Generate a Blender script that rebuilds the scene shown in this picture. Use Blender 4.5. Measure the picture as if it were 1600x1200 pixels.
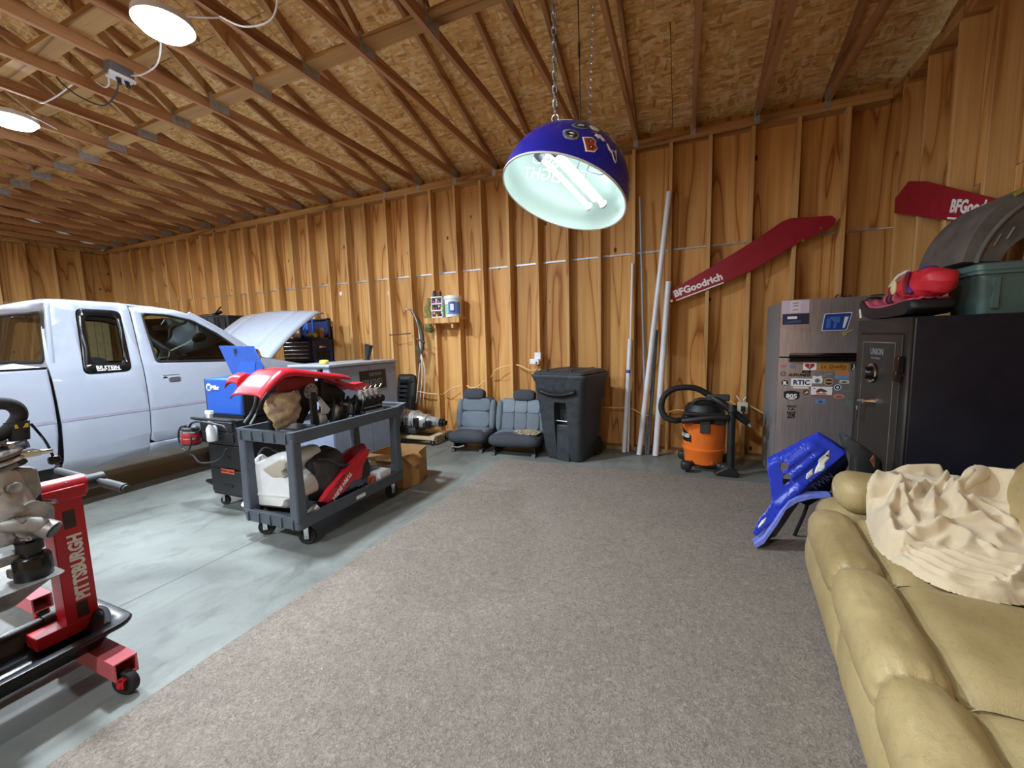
import bpy, bmesh, math, random
from mathutils import Vector, Matrix, noise
from mathutils.geometry import tessellate_polygon
R = random.Random(7)
pi = math.pi
for o in list(bpy.data.objects): bpy.data.objects.remove(o)
scene = bpy.context.scene
COL = scene.collection

# ------------------------------------------------------------------ camera
def cam_axes(yaw, pitch, roll):
    f = Vector((-math.sin(yaw)*math.cos(pitch), math.cos(yaw)*math.cos(pitch), math.sin(pitch)))
    r = Vector((math.cos(yaw), math.sin(yaw), 0)); u = r.cross(f)
    c, s = math.cos(roll), math.sin(roll)
    return c*r+s*u, -s*r+c*u, f
cr, cu, cf = cam_axes(0.400276, -0.108830, -0.0269395)
cam = bpy.data.cameras.new('camera'); camo = bpy.data.objects.new('camera', cam); COL.objects.link(camo)
camo.matrix_world = Matrix(((cr.x, cu.x, -cf.x, 0), (cr.y, cu.y, -cf.y, 0), (cr.z, cu.z, -cf.z, 1.4305), (0, 0, 0, 1)))
cam.sensor_width = 36; cam.lens = 635.11/1600*36; cam.clip_start = .02; cam.clip_end = 100
scene.camera = camo

# ------------------------------------------------------------------ world, exposure
w = bpy.data.worlds.new('world'); scene.world = w; w.use_nodes = True
w.node_tree.nodes['Background'].inputs[0].default_value = (.8, .9, 1, 1)
w.node_tree.nodes['Background'].inputs[1].default_value = .15
vs = scene.view_settings
vs.view_transform = 'Standard'; vs.look = 'None'; vs.gamma = 1; vs.use_curve_mapping = False
vs.exposure = 0.56
LED_POWER = 190.0
LED_COLOR = (.80, .91, 1.0)
LED_SPOTS = [(-3.27, 1.87), (-5.84, 1.95), (-8.45, 1.95), (-11.0, 1.95), (-3.27, -1.7), (-6.2, -1.7), (-9.2, -1.7), (-1.3, -1.7)]  # last spot is an unseen fill light, added to brighten sofa and wall
LED_SHARE = [.68, .66, .3, .1, .55, .5, .3, .42]

# ------------------------------------------------------------------ mesh builder
class MB:
    def __init__(s): s.v = []; s.f = []
    def add(s, vs_, fs, M=None):
        n = len(s.v)
        s.v += [tuple((M @ Vector(p)) if M else p) for p in vs_]
        s.f += [tuple(i+n for i in f) for f in fs]
        return s
    def box(s, x0, y0, z0, x1, y1, z1, M=None):
        v = [(x0,y0,z0),(x1,y0,z0),(x1,y1,z0),(x0,y1,z0),(x0,y0,z1),(x1,y0,z1),(x1,y1,z1),(x0,y1,z1)]
        return s.add(v, [(3,2,1,0),(4,5,6,7),(0,1,5,4),(1,2,6,5),(2,3,7,6),(3,0,4,7)], M)
    def loft(s, rings, cap=True, closed=True, M=None):
        n = len(rings[0]); v = [p for r in rings for p in r]; f = []
        for i in range(len(rings)-1):
            for j in range(n if closed else n-1):
                k = (j+1) % n
                f.append((i*n+j, i*n+k, (i+1)*n+k, (i+1)*n+j))
        if cap and closed:
            f.append(tuple(range(n-1, -1, -1))); f.append(tuple((len(rings)-1)*n+j for j in range(n)))
        return s.add(v, f, M)
    def cyl(s, a, b, r0, r1=None, n=16, cap=True):
        a, b = Vector(a), Vector(b); r1 = r0 if r1 is None else r1
        d = (b-a).normalized(); t = d.orthogonal().normalized(); q = d.cross(t)
        rings = [[tuple(c+(t*math.cos(2*pi*i/n)+q*math.sin(2*pi*i/n))*r) for i in range(n)] for c, r in ((a, r0), (b, r1))]
        return s.loft(rings, cap)
    def lathe(s, prof, n=28, M=None, cap=True):
        rings = [[(r*math.cos(2*pi*i/n), r*math.sin(2*pi*i/n), z) for i in range(n)] for r, z in prof]
        return s.loft(rings, cap, True, M)
    def tube(s, pts, r, n=8, smooth=6, closed=False, cap=True):
        P = [Vector(p) for p in pts]
        if smooth > 1 and len(P) > 2:
            Q = []; m = len(P)
            for i in range(m if closed else m-1):
                p0, p1, p2, p3 = P[(i-1) % m if closed or i > 0 else 0], P[i], P[(i+1) % m], P[(i+2) % m if closed or i+2 < m else m-1]
                for k in range(smooth):
                    t = k/smooth
                    Q.append(.5*((2*p1)+(p2-p0)*t+(2*p0-5*p1+4*p2-p3)*t*t+(3*p1-p0-3*p2+p3)*t**3))
            if not closed: Q.append(P[-1])
            P = Q
        m = len(P); rings = []; up = None
        for i in range(m):
            d = (P[(i+1) % m]-P[i-1]) if closed else (P[min(i+1, m-1)]-P[max(i-1, 0)])
            d = d.normalized() if d.length > 1e-9 else Vector((0,0,1))
            up = d.orthogonal().normalized() if up is None else (up-d*up.dot(d)).normalized()
            q = d.cross(up); rr = r(i/(m-1)) if callable(r) else r
            rings.append([tuple(P[i]+(up*math.cos(2*pi*k/n)+q*math.sin(2*pi*k/n))*rr) for k in range(n)])
        if closed: rings.append(rings[0])
        return s.loft(rings, cap and not closed)
    def prism(s, poly, d0, d1, axis='y', M=None):
        g = {'y': lambda a,b,d:(a,d,b), 'x': lambda a,b,d:(d,a,b), 'z': lambda a,b,d:(a,b,d)}[axis]
        n = len(poly); v = [g(a,b,d0) for a,b in poly]+[g(a,b,d1) for a,b in poly]
        f = [(i,(i+1)%n,(i+1)%n+n,i+n) for i in range(n)]
        for t in tessellate_polygon([[Vector((a,b,0)) for a,b in poly]]):
            f.append(tuple(t)); f.append(tuple(i+n for i in reversed(t)))
        return s.add(v, f, M)
    def soft(s, c, h, e=(3.5, 3.5), nu=20, nv=12, M=None):
        # super-ellipsoid cushion, h = half sizes, e = exponents (round in plan, round in height)
        def pw(x, k): return math.copysign(abs(x)**(2/k), x)
        rings = []
        for j in range(nv+1):
            ph = -pi/2+pi*j/nv; cz, sz = pw(math.cos(ph), e[1]), pw(math.sin(ph), e[1])
            cz = max(cz, .02)
            rings.append([(c[0]+h[0]*cz*pw(math.cos(2*pi*i/nu), e[0]), c[1]+h[1]*cz*pw(math.sin(2*pi*i/nu), e[0]), c[2]+h[2]*sz) for i in range(nu)])
        return s.loft(rings, True, True, M)
    def grid(s, fn, nu, nv, M=None):
        v = [tuple(fn(i/nu, j/nv)) for j in range(nv+1) for i in range(nu+1)]
        f = [(j*(nu+1)+i, j*(nu+1)+i+1, (j+1)*(nu+1)+i+1, (j+1)*(nu+1)+i) for j in range(nv) for i in range(nu)]
        return s.add(v, f, M)
    def panel(s, outer, holes=(), fn=None, cu=(), cv=()):
        # flat sheet with holes, cut along lines u=c / v=c so that it can be bent by fn(u,v)->(x,y,z)
        bm = bmesh.new(); ed = []
        for loop in [outer]+list(holes):
            vv = [bm.verts.new((a, b, 0)) for a, b in loop]
            ed += [bm.edges.new((vv[i], vv[(i+1) % len(vv)])) for i in range(len(vv))]
        bmesh.ops.triangle_fill(bm, use_beauty=True, edges=ed, normal=(0, 0, 1))
        for c in cu: bmesh.ops.bisect_plane(bm, geom=bm.verts[:]+bm.edges[:]+bm.faces[:], plane_co=(c,0,0), plane_no=(1,0,0))
        for c in cv: bmesh.ops.bisect_plane(bm, geom=bm.verts[:]+bm.edges[:]+bm.faces[:], plane_co=(0,c,0), plane_no=(0,1,0))
        bm.verts.index_update()
        v = [tuple(fn(q.co.x, q.co.y)) if fn else tuple(q.co) for q in bm.verts]
        f = [tuple(q.index for q in fc.verts) for fc in bm.faces]
        bm.free()
        return s.add(v, f)

def frame(o, x, y):
    x = Vector(x).normalized(); y = Vector(y); y = (y-x*y.dot(x)).normalized(); z = x.cross(y); o = Vector(o)
    return Matrix(((x.x,y.x,z.x,o.x),(x.y,y.y,z.y,o.y),(x.z,y.z,z.z,o.z),(0,0,0,1)))
def RZ(a, o=(0,0,0)): return Matrix.Translation(o) @ Matrix.Rotation(a, 4, 'Z')
def rrect(x0, y0, x1, y1, r, n=4):
    out = []
    for cx, cy, a0 in ((x1-r,y1-r,0),(x0+r,y1-r,pi/2),(x0+r,y0+r,pi),(x1-r,y0+r,1.5*pi)):
        out += [(cx+r*math.cos(a0+pi/2*k/n), cy+r*math.sin(a0+pi/2*k/n)) for k in range(n+1)]
    return out
def rpoly(pts, r, n=4):
    # polygon with rounded corners
    out = []; m = len(pts)
    for i in range(m):
        p, a, b = Vector(pts[i]), Vector(pts[i-1]), Vector(pts[(i+1) % m])
        d1, d2 = (a-p), (b-p); k = min(r, d1.length*.45, d2.length*.45)
        s_, e_ = p+d1.normalized()*k, p+d2.normalized()*k
        for j in range(n+1):
            t = j/n; q = s_*(1-t)**2+p*2*t*(1-t)+e_*t*t; out.append((q.x, q.y))
    return out
def frange(a, b, n): return [a+(b-a)*i/n for i in range(n+1)]

WL = {}
def thing(name, label, cat, loc=(0,0,0), group=None, rotz=0, kind=None):
    o = bpy.data.objects.new(name, None); COL.objects.link(o); o.empty_display_size = .1
    o.location = loc; o.rotation_euler = (0, 0, rotz)
    WL[o.name] = Vector(loc)
    tag(o, label, cat, group, kind); return o
def tag(o, label=None, cat=None, group=None, kind=None):
    if label: o['label'] = label
    if cat: o['category'] = cat
    if group: o['group'] = group
    if kind: o['kind'] = kind
    return o
def obj(name, mb, mat, parent=None, bevel=0, sub=0, smooth=.7, solid=0, local=False, label=None, loc=None, offs=-1):
    """one mesh object; vertices are given in world space unless local=True (then in the space of its thing)"""
    me = bpy.data.meshes.new(name)
    base = Vector((0,0,0))
    if not local:
        if parent is not None: base = WL[parent.name]
        elif loc is not None: base = Vector(loc)
    me.from_pydata([tuple(Vector(p)-base) for p in mb.v], [], mb.f)
    bm = bmesh.new(); bm.from_mesh(me); bmesh.ops.remove_doubles(bm, verts=bm.verts, dist=1e-5)
    bmesh.ops.recalc_face_normals(bm, faces=bm.faces); bm.to_mesh(me); bm.free()
    me.update()
    if smooth:
        me.polygons.foreach_set('use_smooth', [True]*len(me.polygons))
        me.set_sharp_from_angle(angle=smooth)
    if mat: me.materials.append(mat)
    o = bpy.data.objects.new(name, me); COL.objects.link(o)
    if parent is not None: o.parent = parent; WL[o.name] = WL[parent.name]
    elif loc is not None: o.location = loc; WL[o.name] = Vector(loc)
    else: WL[o.name] = Vector((0,0,0))
    if solid:
        m = o.modifiers.new('solid', 'SOLIDIFY'); m.thickness = solid; m.offset = offs
    if bevel:
        m = o.modifiers.new('bevel', 'BEVEL'); m.width = bevel; m.segments = 2; m.limit_method = 'ANGLE'; m.angle_limit = .6
    if sub:
        m = o.modifiers.new('sub', 'SUBSURF'); m.levels = m.render_levels = sub
    if label: o['label'] = label
    return o
def copies(src, locs, parent=None):
    out = []
    for l in locs:
        c = src.copy(); COL.objects.link(c); c.location = l; out.append(c)
        if parent is not None: c.parent = parent; WL[c.name] = WL[parent.name]
    return out
def copy_tree(o, parent=None):
    c = o.copy(); COL.objects.link(c); WL[c.name] = Vector(WL[o.name])
    if parent is not None: c.parent = parent
    for ch in list(o.children): copy_tree(ch, c)
    return c
def text(name, s, size, M, mat, parent, extrude=.0008, bold=0, align='LEFT', sx=1, shear=0, local=False, fn=None):
    cu_ = bpy.data.curves.new(name, 'FONT'); cu_.body = s; cu_.size = size; cu_.extrude = extrude if not fn else 0
    cu_.offset = bold; cu_.align_x = align; cu_.shear = shear; cu_.resolution_u = 2
    t = bpy.data.objects.new(name, cu_); COL.objects.link(t)
    dg = bpy.context.evaluated_depsgraph_get(); dg.update()
    me = bpy.data.meshes.new_from_object(t.evaluated_get(dg))
    bpy.data.objects.remove(t)
    mb = MB()
    vv = [(p.co.x*sx, p.co.y, p.co.z) for p in me.vertices]
    if fn: vv = [fn(*p) for p in vv]
    mb.add(vv, [tuple(p.vertices) for p in me.polygons], None if fn else M)
    return obj(name, mb, mat, parent, smooth=0, local=local)
def cut(o, mb):
    """subtract a shape from a mesh object, leaving a plain mesh"""
    me = bpy.data.meshes.new('cutter'); base = WL[o.name]
    me.from_pydata([tuple(Vector(p)-base) for p in mb.v], [], mb.f)
    bm = bmesh.new(); bm.from_mesh(me); bmesh.ops.recalc_face_normals(bm, faces=bm.faces); bm.to_mesh(me); bm.free()
    c = bpy.data.objects.new('cutter', me); COL.objects.link(c)
    mt = o.matrix_world.copy(); pr = o.parent
    m = o.modifiers.new('cut', 'BOOLEAN'); m.object = c; m.operation = 'DIFFERENCE'; m.solver = 'EXACT'
    o.parent = None; o.location = (0,0,0)
    dg = bpy.context.evaluated_depsgraph_get(); dg.update()
    nm = bpy.data.meshes.new_from_object(o.evaluated_get(dg))
    o.modifiers.remove(m); old = o.data; o.data = nm; o.parent = pr
    bpy.data.objects.remove(c)
    nm.polygons.foreach_set('use_smooth', [True]*len(nm.polygons)); nm.set_sharp_from_angle(angle=.6)
    return o

# ------------------------------------------------------------------ materials
def srgb(r, g, b):
    return tuple((c/12.92 if c <= .04045 else ((c+.055)/1.055)**2.4) for c in (r/255, g/255, b/255))
class NT:
    def __init__(s, name):
        s.m = bpy.data.materials.new(name); s.m.use_nodes = True; s.t = s.m.node_tree
        s.b = s.t.nodes['Principled BSDF']
    def n(s, typ, **kw):
        q = s.t.nodes.new(typ)
        for k, v in kw.items():
            if k in q.inputs.keys(): q.inputs[k].default_value = v
            else: setattr(q, k, v)
        return q
    def l(s, a, b): s.t.links.new(a, b)
    def coord(s, scale=(1,1,1), rnd=True):
        tc = s.n('ShaderNodeTexCoord'); mp = s.n('ShaderNodeMapping'); mp.inputs['Scale'].default_value = scale
        if rnd:
            oi = s.n('ShaderNodeObjectInfo'); mu = s.n('ShaderNodeVectorMath', operation='MULTIPLY_ADD')
            mu.inputs[0].default_value = (37, 53, 71); s.l(oi.outputs['Random'], mu.inputs[1]); s.l(tc.outputs['Object'], mu.inputs[2])
            s.l(mu.outputs[0], mp.inputs[0]); s.rnd = oi.outputs['Random']
        else: s.l(tc.outputs['Object'], mp.inputs[0])
        return mp.outputs[0]
    def noise(s, vec, scale, detail=3, rough=.55, dist=0):
        q = s.n('ShaderNodeTexNoise', Scale=scale, Detail=detail, Roughness=rough, Distortion=dist); s.l(vec, q.inputs['Vector']); return q.outputs['Fac']
    def ramp(s, fac, stops):
        q = s.n('ShaderNodeValToRGB'); e = q.color_ramp.elements
        while len(e) < len(stops): e.new(.5)
        for el, (p, c) in zip(e, stops): el.position = p; el.color = (*c, 1) if not isinstance(c, (int, float)) else (c, c, c, 1)
        s.l(fac, q.inputs[0]); return q.outputs[0]
    def mix(s, fac, a, b, typ='MIX'):
        q = s.n('ShaderNodeMix', data_type='RGBA', blend_type=typ)
        for sock, v in ((q.inputs[0], fac), (q.inputs[6], a), (q.inputs[7], b)):
            if hasattr(v, 'is_linked'): s.l(v, sock)
            elif isinstance(v, (int, float)): sock.default_value = v
            else: sock.default_value = (*v, 1)
        return q.outputs[2]
    def bump(s, h, strength=.3, dist=.01):
        q = s.n('ShaderNodeBump', Strength=strength, Distance=dist); s.l(h, q.inputs['Height']); s.l(q.outputs[0], s.b.inputs['Normal'])
    def set(s, color=None, **kw):
        if color is not None:
            if hasattr(color, 'is_linked'): s.l(color, s.b.inputs['Base Color'])
            else: s.b.inputs['Base Color'].default_value = (*color, 1)
        for k, v in kw.items():
            k = {'rough':'Roughness','metal':'Metallic','coat':'Coat Weight','spec':'Specular IOR Level','trans':'Transmission Weight','alpha':'Alpha','sheen':'Sheen Weight','ior':'IOR'}[k]
            if hasattr(v, 'is_linked'): s.l(v, s.b.inputs[k])
            else: s.b.inputs[k].default_value = v
        return s.m
def mat(name, rgb, rough=.5, metal=0, var=.12, vs_=9, bump=0, bs=120, **kw):
    """plain coloured material with soft uneven wear"""
    t = NT(name); c = srgb(*rgb); v = t.coord()
    n = t.noise(v, vs_, 4)
    a = tuple(x*(1-var) for x in c); b = tuple(min(1, x*(1+var)) for x in c)
    col = t.ramp(n, [(.3, a), (.7, b)])
    if bump: t.bump(t.noise(v, bs, 2), bump, .004)
    rg = t.ramp(n, [(.25, max(0, rough-.06)), (.75, min(1, rough+.06))])
    return t.set(col, rough=rg, metal=metal, **kw)
def emit(name, rgb, strength):
    t = NT(name); t.b.inputs['Emission Color'].default_value = (*rgb, 1); t.b.inputs['Emission Strength'].default_value = strength
    return t.set(rgb)
def wood(name, dark, mid, light, along='z', ring=9, knots=True, rough=.6):
    """rotary-cut softwood: stretched cathedral grain, knots, tone differing per board"""
    t = NT(name)
    sc = {'z': (1,1,.09), 'x': (.09,1,1), 'y': (1,.09,1)}[along]
    v = t.coord(sc)
    n1 = t.noise(v, 2.6, 2, .5, .3)
    mu = t.n('ShaderNodeMath', operation='MULTIPLY'); mu.inputs[1].default_value = ring; t.l(n1, mu.inputs[0])
    fr = t.n('ShaderNodeMath', operation='FRACT'); t.l(mu.outputs[0], fr.inputs[0])
    col = t.ramp(fr.outputs[0], [(0, srgb(*mid)), (.5, srgb(*light)), (.84, srgb(*mid)), (.955, srgb(*dark)), (1, srgb(*mid))])
    fine = t.noise(t.coord({'z': (1,1,.02), 'x': (.02,1,1), 'y': (1,.02,1)}[along]), 60, 2)
    col = t.mix(.35, col, t.ramp(fine, [(.3, .55), (.7, 1.0)]), 'MULTIPLY')
    big = t.noise(t.coord((1,1,.4)), 1.1, 2)
    col = t.mix(.5, col, t.ramp(big, [(.3, .8), (.7, 1.0)]), 'MULTIPLY')
    if knots:
        vo = t.n('ShaderNodeTexVoronoi', Scale=4.4); t.l(t.coord({'z': (1,1,.6), 'x': (.6,1,1), 'y': (1,.6,1)}[along]), vo.inputs['Vector'])
        k = t.ramp(vo.outputs['Distance'], [(0, 1), (.06, .95), (.10, 0)])
        sel = t.n('ShaderNodeSeparateColor'); t.l(vo.outputs['Color'], sel.inputs[0])
        gate = t.n('ShaderNodeMath', operation='GREATER_THAN'); gate.inputs[1].default_value = .55; t.l(sel.outputs[0], gate.inputs[0])
        kk = t.n('ShaderNodeMath', operation='MULTIPLY'); t.l(k, kk.inputs[0]); t.l(gate.outputs[0], kk.inputs[1])
        col = t.mix(kk.outputs[0], col, srgb(70, 38, 18))
    tone = t.ramp(t.rnd, [(0, .8), (1, 1.0)])
    col = t.mix(1, col, tone, 'MULTIPLY')
    t.bump(fr.outputs[0], .06, .003)
    return t.set(col, rough=rough, spec=.3)
# ------------------------------------------------------------------ shared materials
ply = wood('plywood', (158,98,46), (212,154,86), (230,178,110), ring=8)
stud_m = wood('stud_lumber', (178,124,68), (216,166,102), (230,186,126), ring=5, knots=False)
chord_m = wood('truss_lumber', (150,104,68), (188,138,96), (206,158,112), along='y', ring=4, knots=False)
brace_m = wood('brace_lumber', (140,98,56), (196,150,92), (214,170,110), along='x', ring=4)
web_m = wood('web_lumber', (150,106,62), (196,152,98), (212,170,116), along='z', ring=4, knots=False)
white_p = mat('white_plastic', (225,226,228), .45)
black_p = mat('black_plastic', (26,27,29), .5, bump=.1)
black_g = mat('black_gloss', (14,14,16), .25)
dark_g = mat('dark_grey', (52,54,58), .55)
rubber = mat('rubber', (22,22,23), .75)
steel = mat('steel', (176,178,182), .32, 1, var=.2)
chrome = mat('chrome', (215,216,220), .15, 1, var=.05)
galv = mat('galvanised', (170,175,182), .42, .5, var=.22, vs_=30)
white_d = mat('white_decal', (236,236,236), .5, var=.03)
black_d = mat('black_decal', (18,18,20), .5, var=.05)

def osb_mat():
    t = NT('osb'); v = t.coord((1,1,1))
    base = None
    warp = t.n('ShaderNodeTexNoise', Scale=3.0, Detail=2); t.l(v, warp.inputs['Vector'])
    cols = []
    for i, (sx, sy, ang) in enumerate(((9, 34, .25), (11, 40, -.35), (30, 12, .1))):
        mp = t.n('ShaderNodeMapping'); mp.inputs['Scale'].default_value = (sx, sy, sy); mp.inputs['Rotation'].default_value = (0, 0, ang); mp.inputs['Location'].default_value = (i*7.3, i*3.1, 0)
        dv = t.mix(.06, v, warp.outputs['Color']); t.l(dv, mp.inputs[0])
        vo = t.n('ShaderNodeTexVoronoi', Scale=1.0); t.l(mp.outputs[0], vo.inputs['Vector'])
        sp = t.n('ShaderNodeSeparateColor'); t.l(vo.outputs['Color'], sp.inputs[0])
        cols.append((t.ramp(sp.outputs[0], [(0, srgb(190,142,82)), (.2, srgb(222,176,108)), (.6, srgb(234,192,126)), (.9, srgb(246,218,164)), (1, srgb(204,156,92))]), sp.outputs[1], vo.outputs['Distance']))
    m = t.mix(t.ramp(cols[1][1], [(.45, 0), (.5, 1)]), cols[0][0], cols[1][0])
    m = t.mix(t.ramp(cols[2][1], [(.68, 0), (.72, 1)]), m, cols[2][0])
    e = t.ramp(cols[0][2], [(.5, 1), (.85, .72)]); m = t.mix(.8, m, e, 'MULTIPLY')
    sp = t.ramp(t.noise(t.coord((18, 60, 60)), 1.0, 1), [(.25, .55), (.36, 1)])
    m = t.mix(.7, m, sp, 'MULTIPLY')
    t.bump(cols[0][2], .25, .004)
    return t.set(m, rough=.75, spec=.2)
osb = osb_mat()

def concrete_mat():
    t = NT('concrete'); v = t.coord((1,1,1), False)
    a = t.noise(v, .9, 6, .6, .8); b = t.noise(v, 5, 6, .65, .4); c = t.noise(v, 160, 2)
    col = t.ramp(a, [(.28, srgb(100,103,100)), (.5, srgb(121,125,121)), (.72, srgb(136,141,136))])
    col = t.mix(.6, col, t.ramp(b, [(.28, .62), (.5, .95), (.8, 1)]), 'MULTIPLY')
    s = t.noise(t.coord((2.2,.7,1), False), 2.2, 5, .7, 1.2)
    col = t.mix(.55, col, t.ramp(s, [(.3, srgb(170,172,170)), (.45, srgb(255,255,255))]), 'MULTIPLY')
    col = t.mix(.15, col, t.ramp(c, [(.3, .6), (.7, 1)]), 'MULTIPLY')
    t.bump(b, .06, .004)
    return t.set(col, rough=t.ramp(a, [(.2, .38), (.8, .6)]), spec=.4)
concrete = concrete_mat()

def carpet_mat():
    t = NT('carpet'); v = t.coord((1,1,1), False)
    f = t.noise(v, 70, 3, .6, 1.6); m = t.noise(v, 16, 5, .65, 1.2); b = t.noise(v, 1.3, 4, .6)
    col = t.ramp(f, [(.3, srgb(118,110,101)), (.5, srgb(144,135,125)), (.7, srgb(166,157,147))])
    col = t.mix(.7, col, t.ramp(m, [(.32, .7), (.68, 1)]), 'MULTIPLY')
    col = t.mix(.5, col, t.ramp(b, [(.3, .75), (.7, 1)]), 'MULTIPLY')
    vo = t.n('ShaderNodeTexVoronoi', Scale=5.0); t.l(v, vo.inputs['Vector'])
    col = t.mix(t.ramp(vo.outputs['Distance'], [(.012, .8), (.02, 0)]), col, srgb(200,194,182))
    q = t.mix(.5, f, m); t.bump(q, .8, .012)
    return t.set(col, rough=.95, spec=.1)
carpet = carpet_mat()

def leather_mat():
    t = NT('tan_leather'); v = t.coord((1,1,1))
    a = t.noise(v, 2.5, 4); vo = t.n('ShaderNodeTexVoronoi', Scale=230.0); t.l(v, vo.inputs['Vector'])
    col = t.ramp(a, [(.3, srgb(156,136,92)), (.55, srgb(174,154,108)), (.75, srgb(186,166,120))])
    cr_ = t.noise(t.coord((1,1,1)), 26, 5, .7, 1.5)
    col = t.mix(.3, col, t.ramp(cr_, [(.35, .6), (.5, 1)]), 'MULTIPLY')
    wr = t.noise(t.coord((3,1,1)), 9, 3, .6, 1.0)
    h = t.mix(.25, wr, vo.outputs['Distance'])
    t.bump(h, .22, .012)
    return t.set(col, rough=t.ramp(a, [(.2, .36), (.8, .5)]), spec=.5)
leather = leather_mat()

# ------------------------------------------------------------------ room
WX0, WX1, WY0, WY1 = -12.2, 1.78, -3.9, 5.2      # inner faces of the studs
SD, PL_T, PT = .14, .09, .013
PZ = 3.69
floor = tag(obj('floor', MB().box(WX0-.3, WY0-.3, -.12, WX1+.3, WY1+.3, 0), concrete), 'sealed grey concrete slab floor', None, None, 'structure')
obj('control_joint', MB().box(-2.9, WY0, .0, -2.89, WY1-.05, .0006), mat('joint_line', (96,98,97), .8), floor)

def wall(name, label, A, d, L, first, n, step=.4064, panels=True):
    """stud wall: A start point of stud faces, d unit direction along the wall, normal pointing outwards from the room"""
    d = Vector((*d, 0)); nrm = Vector((d.y, -d.x, 0))
    if (Vector((-5, .6, 0))-Vector((*A, 0))).dot(nrm) > 0: nrm = -nrm
    M = Matrix(((d.x, nrm.x, 0, A[0]), (d.y, nrm.y, 0, A[1]), (0, 0, 1, 0), (0, 0, 0, 1)))
    W = tag(obj(name, MB().box(-.0, 0, PZ-PL_T, L, SD, PZ-.046, M).box(0, 0, PZ-.044, L, SD, PZ, M), brace_m), label, None, None, 'structure')
    obj('bottom_plate', MB().box(0, 0, 0, L, SD, .04, M), mat(name+'_plate', (150,118,76), .7, var=.25), W)
    st = None
    for i in range(n):
        x = first+i*step
        if x < -.001 or x > L: continue
        if st is None:
            x_ = x; st = obj('stud', MB().box(x, 0, .04, x+.038, SD, PZ-PL_T, M), stud_m, W, bevel=.003)
        else: copies(st, [tuple(d*(x-x_))], W)
    pn = None
    off = first % 1.2192
    k0 = off-1.2192+.019
    i = 0
    for z0, z1 in ((.02, 2.437), (2.445, 3.69)):
        pn = None; x = k0
        while x < L+.1:
            a, b = max(x, -.155), min(x+1.216, L+.16)
            full = (a == x and b == x+1.216)
            if b-a > .02:
                if full and pn is not None: copies(pn[0], [tuple(d*(x-pn[1]))], W)
                else:
                    q = obj('panel', MB().box(a, SD, z0, b, SD+PT, z1, M), ply, W, smooth=0)
                    if full and pn is None: pn = (q, x)
            x += 1.2192
    return W, M
wall_back, MBK = wall('wall_back', 'back wall of plywood panels between bare upright studs', (WX0, WY1), (1, 0), WX1-WX0, (-5.433-.038+14*.4064-WX0) % .4064, 36)
obj('flashing', MB().box(0, SD-.004, 2.430, WX1-WX0, SD, 2.452, MBK).box(0, SD-.012, 2.430, WX1-WX0, SD-.004, 2.434, MBK), galv, wall_back)
wall_right, MRT = wall('wall_right', 'dim right wall of plywood panels between bare studs', (WX1, WY1+.0), (0, -1), 9.1, .20, 23)
wall_left, MLF = wall('wall_left', 'far left end wall of plywood between bare studs', (WX0, WY1), (0, -1), 9.1, .40, 23)
tag(obj('wall_front', MB().box(WX0-.2, WY0-.02, 0, WX1+.2, WY0, PZ+.1), ply, smooth=0), 'plywood wall behind the viewpoint', None, None, 'structure')

# roof: trusses every 0.61 m, OSB deck
SL = 1/3.; RY = .65
def zt(y): return 3.745+SL*(5.2-y if y >= RY else y-(2*RY-5.2))
ceiling = tag(obj('ceiling', MB().box(WX0-.1, RY-.019, zt(RY)-.1, WX1+.2, RY+.019, zt(RY)+.09), brace_m), 'open truss roof under an OSB deck', None, None, 'structure')
dz = .098
deck0 = None
L_ = 5.36-RY; rows = 4
for r in range(rows):
    ya, yb = 5.36-L_*r/rows-.003, 5.36-L_*(r+1)/rows+.003
    x = -12.35-(1.22 if r % 2 else 0); q0 = None
    while x < 2.0:
        if q0 is None:
            q0 = obj('deck_panel', MB().prism([(ya, zt(ya)+dz), (yb, zt(yb)+dz), (yb, zt(yb)+dz+.012), (ya, zt(ya)+dz+.012)], x+.003, x+2.435, 'x'), osb, ceiling, smooth=0)
            x0_ = x
        else: copies(q0, [(x-x0_, 0, 0)], ceiling)
        x += 2.4384
obj('rear_deck', MB().prism([(RY, zt(RY)+dz), (WY0-.2, zt(WY0-.2)+dz), (WY0-.2, zt(WY0-.2)+dz+.012), (RY, zt(RY)+dz+.012)], -12.5, 2.1, 'x'), osb, ceiling, smooth=0)
obj('eave_light_block', MB().box(WX0-.15,5.345,PZ-.02,WX1+.16,5.36,PZ+.17), ply, ceiling, smooth=0)  # panel added to keep outside light out of the eave gap
obj('deck_light_block', MB().prism([(5.40,zt(5.40)+dz+.014),(RY,zt(RY)+dz+.014),(WY0-.25,zt(WY0-.25)+dz+.014),(WY0-.25,zt(WY0-.25)+dz+.03),(RY,zt(RY)+dz+.03),(5.40,zt(5.40)+dz+.03)], -12.5, 2.1, 'x'), mat('deck_light_block',(60,56,52),.9), ceiling, smooth=0)  # unseen backing sheet, added to stop world light at the deck seams
for nm, x in (('gable_panel', WX1+SD), ('gable_panel', WX0-SD)):
    obj(nm, MB().prism([(5.36, PZ-.02), (RY, zt(RY)+dz), (WY0-.2, PZ-.02)], x, x+.012, 'x'), ply, ceiling, smooth=0)
def bar(mb, x, a, b, h=.089, t=.038):
    # timber lying in the plane x = const, from a to b (y, z), height h across
    d = Vector((b[0]-a[0], b[1]-a[1])).normalized(); n = Vector((-d.y, d.x))
    if n.y < 0: n = -n
    p = [(a[0], a[1]), (b[0], b[1]), (b[0]+n.x*h, b[1]+n.y*h), (a[0]+n.x*h, a[1]+n.y*h)]
    return mb.prism(p, x-t/2, x+t/2, 'x')
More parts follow.
